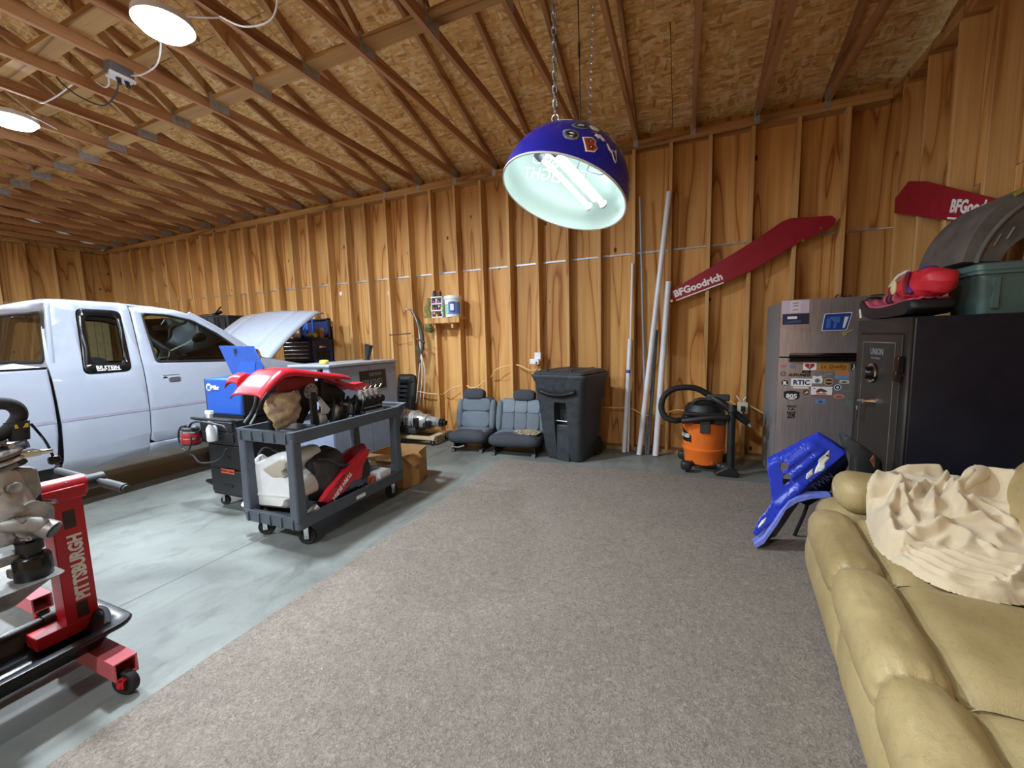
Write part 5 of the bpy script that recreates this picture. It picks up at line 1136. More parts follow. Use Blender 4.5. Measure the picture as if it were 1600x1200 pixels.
for pl_ in ([(1.13,1.455),(1.16,1.455),(1.163,1.54),(1.133,1.54)],[(1.19,1.50),(1.225,1.50),(1.226,1.55),(1.15,1.55)],[(1.18,1.455),(1.2,1.455),(1.21,1.53),(1.19,1.53)]): stick(pl_, dm('mid_blue_decal',(70,110,190)), fz, .002)
stick([(1.246,1.455),(1.262,1.455),(1.285,1.548),(1.258,1.548)], white_d, fz, .002)
stick(ell(1.262,1.405,.014,.014), yel_d, fz, holes=(ell(1.262,1.405,.008,.008,10),)); stick([(1.276,1.41),(1.32,1.435),(1.318,1.441),(1.274,1.417)], yel_d, fz)
stick(rrect(.982,1.092,1.079,1.157,.004), white_d); h_ = [(1.03+.036*(math.sin(a)**3), 1.127+.0019*(13*math.cos(a)-5*math.cos(2*a)-2*math.cos(3*a)-math.cos(4*a))) for a in frange(0,2*pi,28)[:-1]]; stick(h_, red_d, None, .001)
stext('1', 1.03, 1.115, .028, crm_d, lift=.002)
stick(rrect(1.088,1.084,1.309,1.156,.004), gold_d); stext('La Quality', 1.198, 1.112, .042, brn_d, sx=1.05, shear=.3)
stick([(1.11,1.098),(1.29,1.098),(1.29,1.102),(1.11,1.102)], brn_d, None, .001)
stick(rrect(1.323,1.088,1.40,1.15,.012), black_d); stext('S', 1.343, 1.122, .03, white_d); stext('C', 1.343, 1.094, .03, white_d)
stick(ell(.838,1.125,.022,.014), dm('faded_orange_decal',(190,110,90))); stick(ell(.905,1.125,.024,.02), dm('faded_blue_decal',(110,120,150)))
stext('BOB', 1.005, 1.067, .03, black_d, sx=1.1, shear=.25, bold=.002); stext('AUTO PARTS', .955, 1.037, .031, black_d, sx=.86, shear=.25, bold=.002)
stick(ell(.838,1.056,.021,.021), dm('dark_gray_decal',(70,72,76))); stick(ell(.838,1.056,.014,.014), gray_d, None, .001)
stick(rrect(.899,.948,1.051,1.016,.003), white_d); stext('RTIC', .975, .962, .057, navy_d, sx=1.0, bold=.002)
stick(ell(.853,.974,.026,.026), black_d); stext('R', .853, .958, .042, white_d, bold=.003)
stick([(1.06,1.045),(1.05,1.01),(1.052,.975),(1.125,.975),(1.13,1.01),(1.118,1.045),(1.095,1.035),(1.08,1.035)], white_d); stick(ell(1.09,1.0,.02,.02), gray_d, None, .001); stext('A', 1.09,.993,.02,black_d,lift=.002)
stick([(1.11,1.035),(1.14,1.06),(1.17,1.072),(1.20,1.065),(1.20,1.05),(1.15,1.04)], gray_d)
stick(ell(1.173,.99,.034,.034), tan_d); stick(ell(1.173,.99,.026,.026), dm('olive_decal',(60,56,44)), None, .001); stick([(1.15,.985),(1.196,.985),(1.196,.996),(1.15,.996)], tan_d, None, .002)
stick(rrect(1.214,1.045,1.316,1.082,.002), org_d); stick(rrect(1.214,1.014,1.316,1.045,.002), sky_d)
stick(rrect(1.250,.976,1.316,1.006,.003), crm_d); stext('UBC', 1.283, .982, .025, navy_d, sx=1.0)
stick(ell(1.238,.943,.03,.03), navy_d); stick(ell(1.238,.943,.027,.027), white_d, None, .001, holes=(ell(1.238,.943,.021,.021),)); stick(ell(1.238,.943,.01,.01,8), white_d, None, .001)
stick(rrect(.915,.925,1.03,.944,.002), crm_d)
stick(rrect(1.049,.866,1.201,.946,.003), white_d)
bear = [(1.085,.895),(1.09,.915),(1.105,.928),(1.125,.932),(1.142,.922),(1.155,.918),(1.165,.908),(1.158,.898),(1.15,.905),(1.148,.893),(1.136,.893),(1.134,.903),(1.11,.903),(1.108,.893),(1.096,.893)]
stick(bear, brn_d, None, .001); stick([(1.05,.866),(1.20,.866),(1.20,.874),(1.05,.874)], red_d, None, .001); stick(ell(1.072,.93,.006,.006,10), red_d, None, .001)
stext('CALIFORNIA', 1.125, .879, .012, brn_d, sx=1.1)
stick(ell(1.012,.893,.024,.026), brn_d); stick([(1.0,.88),(1.02,.905),(1.03,.89)], crm_d, None, .001)
stick([(.849,.893),(.87,.900),(.908,.905),(.945,.900),(.967,.893),(.967,.845),(.95,.828),(.908,.815),(.866,.828),(.849,.845)], black_d); stext('805', .908, .838, .054, white_d, sx=1.05, bold=.0015)
stick([(.88,.828),(.908,.823),(.936,.828),(.925,.834),(.89,.834)], white_d, None, .001)
stick(ell(1.252,.864,.042,.02), dm('salmon_decal',(200,130,116))); stext('BULL', 1.252, .857, .018, brn_d)
stick([(1.27,.92),(1.30,.925),(1.34,.915),(1.345,.9),(1.28,.898)], green_d)
stick([(1.075,.84),(1.10,.834),(1.125,.84),(1.165,.838),(1.155,.82),(1.165,.795),(1.08,.797),(1.09,.82)], sky_d); stext('SKI', 1.122, .806, .02, navy_d)
stick([(1.30,.85),(1.318,.85),(1.322,.822),(1.34,.818),(1.337,.79),(1.318,.79),(1.312,.772),(1.298,.78),(1.305,.81)], green_d)
for s_, z_ in (('NOT',.752),('L.A.',.728),('NOT',.694),('THE',.673),('BAY',.652)): stext(s_, .912, z_, .026, black_d, sx=1.15, bold=.0015)
text('maker_name', 'FRIDGE', .014, None, gray_d, fz, fn=lambda a,b,c:(1.16+a, sy(1.16+a), 1.655+b)) if False else None
for i, (x, y, r_, h_) in enumerate(((1.28,4.55,.035,.055),(1.36,4.62,.03,.05))):
    tag(obj('glass_jar', MB().lathe([(.001,0),(r_,0),(r_,h_*.7),(r_*.7,h_*.8),(r_*.7,h_),(r_*.6,h_),(.001,h_*.95)],18,Matrix.Translation((x,y,1.7005))), glass_mat('jar_glass',(.9,.9,.9)) if i == 0 else bpy.data.materials['jar_glass'], loc=(x,y,1.7005)), ('clear glass jar on top of the refrigerator, left of two','smaller clear glass jar on top of the refrigerator by the safe')[i], 'jar')
tag(obj('plastic_wrap', MB().soft((.98,4.62,1.717),(.12,.14,.016),(2.4,2.4)), mat('clear_wrap',(130,110,96),.3), loc=(.98,4.62,1.7)), 'flat crumpled plastic wrap on top of the refrigerator', 'wrap')

# ------------------------------------------------------------------ gun safe
safem = mat('safe_black', (25,28,42), .42, var=.1, bump=.12, bs=260); safef = mat('safe_face', (46,44,42), .5, var=.1, bump=.1, bs=260)
sf_ = thing('gun_safe', 'large black steel gun safe with dial standing beside the refrigerator', 'safe', (1.49,3.44,0))
obj('safe_body', MB().box(1.215,3.055,0,1.775,3.835,1.50), safem, sf_, bevel=.01)
obj('face_frame', MB().panel([(3.055,.0),(3.835,.0),(3.835,1.50),(3.055,1.50)], ([(3.13,.09),(3.765,.09),(3.765,1.405),(3.13,1.405)],), lambda y,z:(1.204,y,z)), safef, sf_, solid=.012)
sd_ = obj('safe_door', MB().box(1.196,3.136,.096,1.22,3.759,1.399), safef, sf_, bevel=.004)
pin = mat('pinstripe', (120,114,104), .4)
obj('pinstripe', MB().panel(rrect(3.21,.16,3.70,1.35,.01), (rrect(3.217,.167,3.693,1.343,.008),), lambda y,z:(1.1952,y,z)), pin, sd_, solid=.0006)
for z in (.3,1.2): obj('hinge', MB().cyl((1.20,3.115,z-.05),(1.20,3.115,z+.05),.013,n=14), safef, sf_)
text('lettering', 'UNION', .06, frame((1.1945,3.565,1.265),(0,-1,0),(0,0,1)), gray_d, sd_, bold=.001, sx=1.0)
text('lettering', 'SAFE COMPANY', .016, frame((1.1945,3.545,1.235),(0,-1,0),(0,0,1)), gray_d, sd_, sx=1.2)
dl_ = obj('combination_dial', MB().lathe([(.001,.055),(.035,.055),(.04,.05),(.045,.02),(.062,.016),(.066,.0),(.001,0)],32,Matrix.Translation((1.196,3.49,1.14)) @ Matrix.Rotation(-pi/2,4,'Y')), black_g, sd_)
obj('dial_ring', MB().lathe([(.05,.018),(.064,.02),(.066,.012),(.05,.012)],32,Matrix.Translation((1.196,3.49,1.14)) @ Matrix.Rotation(-pi/2,4,'Y')), chrome, dl_)
hd_ = obj('handle_hub', MB().lathe([(.001,.06),(.016,.06),(.02,.04),(.03,.01),(.032,0),(.001,0)],22,Matrix.Translation((1.196,3.46,.95)) @ Matrix.Rotation(-pi/2,4,'Y')), chrome, sd_)
obj('handle_lever', MB().tube([(1.15,3.46,.95),(1.145,3.52,.945),(1.145,3.57,.93),(1.146,3.58,.86),(1.15,3.585,.80)],.008,8), chrome, hd_)
obj('door_latch', MB().box(1.165,3.085,1.17,1.195,3.135,1.27).box(1.16,3.09,1.12,1.19,3.13,1.18), black_g, sf_, bevel=.004)
for k in range(1): pass
# on the safe
pinkm = mat('faded_pink_pad', (196,90,112), .8, var=.12)
kb = thing('booster_seat', 'long black plastic shell with pink padding lying on top of the safe', 'seat', (1.30,3.5,1.501))
Kp = [(3.88,1.60),(3.90,1.63),(3.86,1.655),(3.80,1.62),(3.74,1.585),(3.60,1.575),(3.40,1.58),(3.18,1.60),(3.12,1.60),(3.10,1.55),(3.16,1.515),(3.40,1.502),(3.70,1.502),(3.82,1.53)]
obj('shell', pillow(MB(), rpoly(Kp,.02), 1.215, 1.42, 'x', .03, .06), black_p, kb)
obj('pink_pad', MB().grid(lambda u,v:(1.225+.185*v, 3.82-.66*u, lerp(3.82-.66*u,[3.16,3.4,3.6,3.74,3.82],[1.606,1.588,1.582,1.594,1.638])+.014*math.sin(v*pi)+.004*math.sin(v*22)),20,14), pinkm, kb, solid=.012)
obj('white_tag', MB().prism([(3.84,1.52),(3.815,1.52),(3.845,1.585),(3.865,1.585)],1.209,1.214,'x'), white_d, kb)
obj('strap_knob', MB().soft((1.30,3.875,1.645),(.05,.035,.03),(2.5,2.5)), black_p, kb)
bag = thing('red_bag', 'red drawstring stuff sack resting on the pink padding above the safe', 'bag', (1.33,3.28,1.61))
bb = MB().soft((1.33,3.26,1.695),(.10,.23,.085),(2.5,2.4),40,24)
bb.v = [(x, y, z+.012*math.sin(14*math.atan2(z-1.69,y-3.22))*min(1,((y-3.22)**2+(z-1.69)**2)**.5/.12)) for x,y,z in bb.v]
bb.v = [tuple(Vector(p_)+noise.noise_vector(Vector(p_)*11)*.016) for p_ in bb.v]
redf = mat('red_nylon', (206,40,56), .5, var=.1, bump=.15, bs=40)
obj('sack', bb, redf, bag, sub=1)
obj('sack_bottom', MB().soft((1.32,3.50,1.685),(.075,.06,.055),(2.4,2.4)), mat('dark_red_nylon',(150,30,50),.6), bag)
obj('blue_tie', MB().soft((1.33,3.235,1.775),(.04,.06,.022),(2.4,2.4)).tube([(1.25,3.26,1.77),(1.235,3.22,1.70),(1.24,3.18,1.64)],.012,8), mat('purple_nylon',(70,40,130),.6), bag)
obj('drawstring', MB().tube([(1.245,3.25,1.76),(1.222,3.215,1.70),(1.225,3.20,1.64)],.014,8), mat('maroon_cord',(110,16,36),.7), bag)
obj('cream_patch', MB().soft((1.232,3.39,1.695),(.012,.03,.045),(2.4,2.4)), mat('cream_patch',(206,196,150),.7), bag)
obj('white_edge', MB().tube([(1.26,3.52,1.71),(1.26,3.42,1.765),(1.27,3.32,1.785)],.010,8), white_p, bag)
st_ = thing('striped_roll', 'black and pink striped roll tucked under the red sack', 'roll', (1.27,3.52,1.6))
for k, m in enumerate((pinkm, black_p, mat('plum_cloth',(110,50,90),.8), black_p, pinkm)):
    obj('stripe', MB().cyl((1.29,3.60-.032*k,1.632),(1.29,3.569-.032*k,1.632),.034,n=18), m, st_)
greenm = mat('teal_tote', (84,110,108), .5, var=.06)
tt_ = tote('green_tote', 'teal green plastic storage tote on the safe by the right wall', 1.475, 1.772, 3.07, 3.42, 1.502, 1.745, greenm, 'tote', True)
dg = thing('plastic_shell', 'dark grey arched moulded shell leaning over the green tote', 'shell', (1.62,3.3,1.78))
def arc(a, rx, rz): return (1.80-rx*math.cos(a), 1.74+rz*math.sin(a))
outer = [arc(a,.37,.46) for a in frange(.12,pi/2,14)]; inner = [arc(a,.215,.20) for a in frange(pi/2,.22,10)]
outer = [(min(x,1.772),z) for x,z in outer]; inner = [(min(x,1.772),z) for x,z in inner]
ash = mat('ash_plastic', (92,88,84), .6, var=.25, bump=.15, bs=30)
obj('shell_body', MB().prism(outer+inner, 3.14, 3.62), ash, dg, bevel=.012)
obj('shell_ridge', MB().tube([(x-.0+.05,3.135,z-.06) for x,z in outer[1:-3]],.012,8), ash, dg)
obj('yellow_label', MB().prism([arc(1.03,.372,.462),arc(1.16,.372,.462),arc(1.16,.355,.44),arc(1.03,.355,.44)], 3.128,3.138), dm('dull_yellow',(150,140,70)), dg)
for k in range(3): obj('scratch', MB().prism([(1.50+.05*k,1.84+.03*k),(1.505+.05*k,1.84+.03*k),(1.53+.05*k,1.90+.03*k),(1.525+.05*k,1.90+.03*k)],3.132,3.139), dm('pale_scratch',(150,146,140)) if k == 0 else bpy.data.materials['pale_scratch'], dg)

# ------------------------------------------------------------------ blue fender and black guard
bluef = mat('blue_plastic', (36,62,196), .28, var=.05)
def onp(x, z, d=0): return (x, 2.985+.22*z+d, z)
bf = thing('blue_fender', 'blue plastic quad fender with white decals leaning on the tan sofa', 'fender', (.65,3.0,0))
main = [(.538,.565),(.60,.606),(.72,.69),(.821,.757),(.874,.727),(.964,.661),(.86,.55),(.753,.441),(.724,.401),(.654,.327),(.612,.275),(.565,.195),(.47,.082),(.448,.10),(.486,.197),(.529,.257),(.559,.315),(.548,.42),(.532,.517)]
h1 = [(.61,.564),(.631,.576),(.649,.568),(.646,.537),(.616,.507),(.607,.523)]; h2 = [(.622,.484),(.649,.507),(.666,.492),(.66,.461),(.628,.427),(.622,.444)]
def fb(x, z):
    # two raised flutes and rolled-back edges
    d_ = 0
    for (ax, az), (bx, bz) in (((.64,.55),(.79,.69)),((.66,.48),(.83,.66)),((.60,.30),(.72,.43))):
        A = Vector((ax,az)); D = Vector((bx-ax,bz-az)); t_ = max(0,min(1,(Vector((x,z))-A).dot(D)/D.length_squared))
        d_ -= .016*math.exp(-((Vector((x,z))-A-D*t_).length/.02)**2)
    e_ = ((x-.55)*.62-(z-.585)*.8)   # distance below the upper-left edge
    d_ += .05*max(0,1-e_/.03)**2 if e_ < .03 and z > .55 else 0
    return onp(x, z, d_)
obj('fender_skin', MB().panel(rpoly(main,.012), (rpoly(h1,.008),rpoly(h2,.008)), fb, frange(.45,.96,34), frange(.09,.75,40)), bluef, bf, solid=.006, offs=1)
obj('fender_return', MB().loft([[onp(x,z,.0) for x,z in ((.538,.565),(.60,.606),(.72,.69),(.821,.757),(.874,.727),(.964,.661))],[onp(x+.01,z+.012,.07) for x,z in ((.538,.565),(.60,.606),(.72,.69),(.821,.757),(.874,.727),(.964,.661))],[onp(x+.03,z-.02,.13) for x,z in ((.538,.565),(.60,.606),(.72,.69),(.821,.757),(.874,.727),(.964,.661))]], cap=False, closed=False), bluef, bf, solid=.005)
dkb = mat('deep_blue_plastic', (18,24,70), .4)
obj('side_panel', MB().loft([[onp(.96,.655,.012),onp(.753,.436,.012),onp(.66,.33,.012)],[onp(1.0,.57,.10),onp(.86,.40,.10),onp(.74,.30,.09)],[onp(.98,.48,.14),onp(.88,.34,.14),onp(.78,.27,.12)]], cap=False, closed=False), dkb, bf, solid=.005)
text('lettering','TWIN',.055,frame(onp(.800,.40,.03),(.72,.06,.70),(-.55,.10,.83)), dm('dim_decal',(64,66,84)), bf, sx=1.0)
strip = [(.874,.403),(.768,.391),(.694,.369),(.648,.337),(.607,.272),(.565,.194),(.506,.092),(.451,.043),(.464,.018),(.512,.055),(.583,.178),(.636,.284),(.694,.334),(.774,.367),(.873,.388)]
lt_b = mat('scuffed_blue_plastic', (110,124,206), .45, var=.25, vs_=20)
obj('lower_rail', MB().loft([[(x,2.955+.22*z,z) for x,z in strip],[(x,3.02+.22*z,z+.004) for x,z in strip]]), lt_b, bf, bevel=.003)
obj('under_skin', MB().loft([[(x,3.0+.22*z,z) for x,z in strip[:8]],[(x+.10,3.14+.22*z,max(.004,z-.06)) for x,z in strip[:8]]], cap=False, closed=False), oily, bf, solid=.005)
for w_ in ([(.874,.674),(.874,.624),(.845,.579),(.814,.57),(.814,.609)],[(.817,.59),(.851,.58),(.845,.549),(.791,.514),(.80,.555)],[(.783,.55),(.787,.514),(.753,.478),(.746,.487),(.751,.514)],[(.527,.216),(.519,.182),(.48,.135),(.48,.152),(.501,.189)]):
    obj('white_decal', MB().panel(w_, (), lambda x,z: tuple(Vector(fb(x,z))+Vector((0,-.0075,0))), frange(.74,.88,8), frange(.48,.68,10)), white_d, bf, solid=.001)
obj('decal_bolt', MB().cyl(onp(.862,.638,-.012),onp(.862,.638,-.006),.008,n=10), steel, bf)
obj('prop_leg', MB().tube([onp(.75,.60,.02),(.80,3.22,.30),(.74,3.26,.012)],.012,8), black_p, bf)
gd = thing('black_guard', 'curved dark grey plastic guard with a copper end behind the blue fender', 'guard', (1.02,3.12,.0))
gpts = [(.901,.807),(.94,.79),(1.002,.745),(1.074,.683),(1.123,.633),(1.129,.58),(1.13,.40),(1.10,.02),(1.02,.02),(1.0,.40),(.985,.531),(.985,.60),(.968,.66),(.916,.725)]
obj('guard_skin', MB().panel(rpoly(gpts,.015), (), lambda x,z:(x,3.045+.05*((x-1.0)/.13)**2-.0,z), frange(.9,1.13,10), frange(.05,.8,14)), mat('charcoal_plastic',(46,52,54),.45,bump=.1), gd, solid=.006, offs=1)
obj('copper_patch', MB().panel([(1.071,.682),(1.12,.636),(1.124,.582),(1.089,.582),(1.054,.643)], (), lambda x,z:(x,3.0385+.05*((x-1.0)/.13)**2,z), frange(1.06,1.12,5)), mat('copper_sticker',(150,100,80),.5,var=.4,vs_=30), gd, solid=.001)

# ------------------------------------------------------------------ tan reclining sofa
TH = -.102
so = thing('sofa', 'tan leather reclining sofa with rolled front edge along the right wall', 'sofa', (.74,2.97,0), None, TH)
segs = [(-.315,-.945),(-.955,-1.565),(-1.575,-2.20)]
def bulge(t, k=6): return 1-abs(2*t-1)**k
def roll(a, b):
    def f(u, v):
        y = a+(b-a)*v; an = 2*pi*u; g = .89+.11*bulge(v,9)
        dj_ = min(v,1-v)*abs(b-a); pl_ = 1-.14*math.exp(-dj_/.026)*(.4+.6*abs(math.sin(an*6.5+a*9))**.6)
        wr = .004*noise.noise((math.cos(an)*1.6,v*9,a*7))+.003*noise.noise((math.cos(an)*4,v*5,a*3+9))
        ca, sa = math.cos(an), math.sin(an)
        x = .048+(.104*g*pl_+wr)*math.copysign(abs(ca)**.85,ca); z = .355+(.118*g*pl_+wr)*math.copysign(abs(sa)**.85,sa)
        return (x, y, z)
    mb = MB(); nu, nv = 72, 60
    rings = [[f(i/nu, .5-.5*math.cos(pi*j/nv)*(1-.25*math.sin(pi*j/nv))) for i in range(nu)] for j in range(nv+1)]
    return mb.loft(rings)
def seatc(a, b):
    def f(u, v):
        y = a+(b-a)*v; x = .12+.72*u
        z = .425+.032*bulge(v,8)*min(1,u*5+.25)-.018*u+.006*noise.noise((x*5,y*5,3))-.045*math.exp(-(u/.06)**2)+.004*noise.noise((x*16,y*9,1))
        if min(v,1-v)*(b-a)*-1 < .05: z -= .012*(1-min(v,1-v)*abs(b-a)/.05)
        return (x, y, z)
    mb = MB().grid(f, 26, 26); mb2 = MB().box(.14,min(a,b)+.004,.18,.84,max(a,b)-.004,.40); return mb.add(mb2.v, mb2.f)
def basef(a, b):
    def f(u, v):
        y = a+(b-a)*v; t_ = u; z = .035+.315*t_
        x = .0-.055*math.sin(min(1,t_*1.25)*pi*.62+.35)*(.72+.28*bulge(v,8))+.05*max(0,t_-.8)/.2*.6+.004*noise.noise((z*8,y*5,2))
        return (x, y, z)
    mb = MB().grid(f, 16, 24)
    return mb
for i, (a, b) in enumerate(segs):
    obj('front_roll', roll(a, b), leather, so, local=True, smooth=3)
    obj('seat_cushion', seatc(a if i else -.30, b), leather, so, local=True)
    obj('footrest_panel', basef((-.25,-1.105)[i] if i < 2 else -1.74, (-1.10,-1.735)[i] if i < 2 else -2.25), leather, so, local=True, solid=.03)
    Bm = Matrix.Translation((.80,(a+b)/2,.66)) @ Matrix.Rotation(.24,4,'Y')
    bk_ = obj('back_cushion', MB().soft((0,0,0),(.17,abs(b-a)/2+.015,.25),(3.4,2.5),28,18,M=Bm).soft((.05,0,.30),(.15,abs(b-a)/2+.01,.17),(3.4,2.5),28,14,M=Bm), leather, so, local=True, sub=1)
obj('seat_frame', MB().box(.03,-2.25,.03,.92,-.05,.20), mat('sofa_underside',(50,44,38),.9), so, local=True)
def armf(u, v):
    # padded arm: fat rounded front end, tapering towards the back
    x = .085+.80*u; an = 2*pi*v; k_ = min(1, u/.13); g = max(.03, (1-(1-k_)**2.3))**(1/2.3)*(1-.14*u)
    ca, sa = math.cos(an), math.sin(an)
    return (x, -.165+.155*g*math.copysign(abs(ca)**.8,ca), .525+(.105*g)*math.copysign(abs(sa)**.8,sa)+.006*noise.noise((x*8,ca*2,sa*2)))
obj('arm_pad', MB().loft([[armf(u, j/32) for j in range(32)] for u in [0,.001,.003,.007,.013,.02,.03,.042,.056,.072,.09,.11,.13,.2,.3,.42,.55,.7,.85,1.0]]), leather, so, local=True, smooth=3)
obj('arm_side', MB().soft((.46,-.135,.24),(.44,.135,.22),(6,5),36,16), leather, so, local=True)
obj('sofa_back', MB().soft((1.0,-1.17,.46),(.10,1.10,.42),(6,5),28,16), leather, so, local=True)

# ------------------------------------------------------------------ blanket heaped on the sofa
fleece = NT('cream_fleece'); vv = fleece.coord((1,1,1), False)
fleece.bump(fleece.noise(vv, 300, 2), .35, .004); fleece.b.inputs['Sheen Weight'].default_value = .3
fleece.set(fleece.ramp(fleece.noise(vv, 6, 3), [(.3, srgb(208,190,158)), (.7, srgb(222,206,176))]), rough=.95, spec=.1)
RID = [(.03, [(.97,2.67,.64),(1.07,2.74,.67),(1.14,2.75,.68),(1.24,2.76,.69)]),
 (.035, [(1.05,2.64,.66),(.94,2.44,.6),(.89,2.33,.56),(.87,2.22,.53),(.92,2.18,.52),(1.02,2.16,.52)]),
 (.025, [(1.02,2.55,.65),(.97,2.38,.6),(.97,2.3,.57)]),
 (.035, [(.94,2.23,.55),(1.02,2.25,.58),(1.1,2.29,.6),(1.16,2.3,.61),(1.24,2.33,.62),(1.29,2.33,.61)]),
 (.04, [(.99,2.17,.53),(1.08,2.24,.55),(1.18,2.29,.56),(1.23,2.29,.56),(1.3,2.27,.56),(1.39,2.26,.56)]),
 (.028, [(1.05,2.37,.63),(1.13,2.52,.67),(1.21,2.63,.7)]), (.026, [(1.19,2.54,.7),(1.15,2.39,.68),(1.14,2.32,.65)]),
 (.03, [(1.17,2.43,.72),(1.23,2.49,.74),(1.29,2.55,.76)]), (.03, [(1.2,2.4,.66),(1.26,2.37,.64),(1.29,2.31,.62)]),
 (.018, [(.88,2.20,.48),(.90,2.09,.485),(.95,2.0,.485),(1.06,1.97,.485),(1.22,2.01,.485),(1.36,2.03,.49)]),
 (.014, [(.90,2.16,.505),(.98,2.04,.5),(1.08,1.99,.5)]), (.014, [(.94,2.14,.52),(1.02,2.06,.515),(1.11,2.01,.51)]),
 (.014, [(1.0,2.14,.525),(1.07,2.07,.525),(1.14,2.03,.52)]), (.012, [(1.06,2.12,.53),(1.12,2.08,.53),(1.2,2.05,.52)]),
 (.035, [(1.13,2.18,.55),(1.15,2.13,.54),(1.22,2.11,.54),(1.34,2.15,.53)]), (.03, [(1.03,2.48,.63),(1.11,2.6,.67)]),
 (.016, [(1.12,1.99,.51),(1.19,2.07,.525),(1.3,2.08,.52)]), (.03, [(1.30,2.62,.72),(1.36,2.5,.76),(1.37,2.36,.70)])]
RID = [(w_, [Vector(p_) for p_ in pp]) for w_, pp in RID]
OUT = rpoly([(.915,2.64),(.98,2.755),(1.12,2.79),(1.27,2.79),(1.40,2.66),(1.46,2.3),(1.42,2.0),(1.2,1.975),(1.05,1.93),(.93,1.965),(.855,2.1),(.83,2.25),(.865,2.42)], .08, 5)
def seg_d(x, y, a, b):
    dx, dy = b[0]-a[0], b[1]-a[1]; t_ = max(0, min(1, ((x-a[0])*dx+(y-a[1])*dy)/(dx*dx+dy*dy+1e-12)))
    return math.hypot(x-a[0]-dx*t_, y-a[1]-dy*t_), t_
def inside(x, y):
    c_ = False
    for i in range(len(OUT)):
        (x1,y1),(x2,y2) = OUT[i-1], OUT[i]
        if (y1 > y) != (y2 > y) and x < (x2-x1)*(y-y1)/(y2-y1)+x1: c_ = not c_
    return c_
def support(x, y):
    s_ = max(0, min(1, (y-2.555)/.05)); s_ = s_*s_*(3-2*s_); ar = .632-.9*max(0, abs(y-2.70)-.07)**1.2 if y > 2.5 else .45
    return .452*(1-s_)+max(.452, ar)*s_ if y < 2.84 else .45
def heap(x, y):
    wx = x+.018*noise.noise((x*9,y*9,2)); wy = y+.018*noise.noise((x*9,y*9,6))
    best = []; 
    for w_, pp in RID:
        dm_, zm = 9, 0
        for i in range(len(pp)-1):
            d_, t_ = seg_d(wx, wy, pp[i], pp[i+1])
            if d_ < dm_: dm_, zm = d_, pp[i].z+(pp[i+1].z-pp[i].z)*t_
        best.append(zm+.012-.085*(1-math.exp(-(dm_/(w_*.85))**2))*(w_/.03)**.6-.45*max(0,dm_-w_))
    m_ = max(best); k_ = 260.0
    z = m_+math.log(sum(math.exp(k_*(b_-m_)) for b_ in best))/k_
    s_ = support(x, y); z = max(z, s_+.02+.012*noise.noise((x*14+y*6,y*9-x*5,9)))
    z += .006*noise.noise((x*17,y*17,3))+.03*max(0,1-2.4*abs(noise.noise((wx*6+wy*3,wy*8-wx*4,11))))*(1 if y > 2.15 else .3)
    e_ = min(seg_d(x, y, OUT[i-1], OUT[i])[0] for i in range(len(OUT)))
    if not inside(x, y): e_ = -e_
    t_ = max(0, min(1, (e_+.006)/.03)); t_ = math.sqrt(t_*(2-t_))
    return s_-.012+(z-s_+.012)*t_, e_
bl = thing('blanket', 'cream fleece blanket heaped over the sofa seat and far arm', 'blanket', (1.12,2.38,.45))
gx, gy = 108, 146; bt_ = MB(); idx = {}
for j in range(gy+1):
    for i in range(gx+1):
        x, y = .80+.70*i/gx, 1.90+.93*j/gy
        z, e_ = heap(x, y)
        if e_ > -.014: idx[(i,j)] = len(bt_.v); bt_.v.append((x, y, z))
for (i, j) in list(idx):
    q_ = [idx.get(k_) for k_ in ((i,j),(i+1,j),(i+1,j+1),(i,j+1))]
    if None not in q_: bt_.f.append(tuple(q_))
o_ = obj('fleece_heap', bt_, fleece.m, bl, smooth=3.0, sub=1)
sm_ = o_.modifiers.new('smooth', 'SMOOTH'); sm_.iterations = 1; sm_.factor = .4
obj('loose_corner', MB().tube([(1.18,2.44,.69),(1.24,2.50,.735),(1.30,2.56,.752),(1.36,2.60,.735)], lambda u: .012+.026*math.sin(u*pi), 12, 8), fleece.m, bl, sub=1)

# ------------------------------------------------------------------ pendant lamp
blue_l = mat('lamp_blue', (30,36,168), .3, var=.04, coat=.4)
LC = Vector((-.628,2.302,2.233)); LR = .353
ln = Vector((-.2486,-.2725,-.9295)).normalized()          # the way the opening faces
lx = Vector((1,0,0)); lx = (lx-ln*lx.dot(ln)).normalized(); ly = (-ln).cross(lx)
LM = Matrix(((lx.x,ly.x,-ln.x,LC.x),(lx.y,ly.y,-ln.y,LC.y),(lx.z,ly.z,-ln.z,LC.z),(0,0,0,1)))
lp = thing('pendant_lamp', 'blue dome pendant lamp with stickers and two fluorescent tubes hanging on a chain', 'lamp', tuple(LC))
prof = [(LR*math.cos(t_), LR*math.sin(t_)*.96) for t_ in frange(-.06, pi/2-.01, 22)]
obj('dome', MB().lathe(prof, 64, LM, cap=False), blue_l, lp)
inw = mat('lamp_inner_white', (180,200,200), .5, var=.02)
obj('dome_lining', MB().lathe([(r_*.985, z_*.985) for r_, z_ in prof], 64, LM, cap=False), inw, lp)
obj('rim', MB().lathe([(LR*.984,-.02),(LR*1.004,-.022),(LR*1.006,-.012),(LR*.984,-.012)], 64, LM, cap=False), white_p, lp)
tube_m = emit('fluorescent_tube', (.93,1,.97), 17)
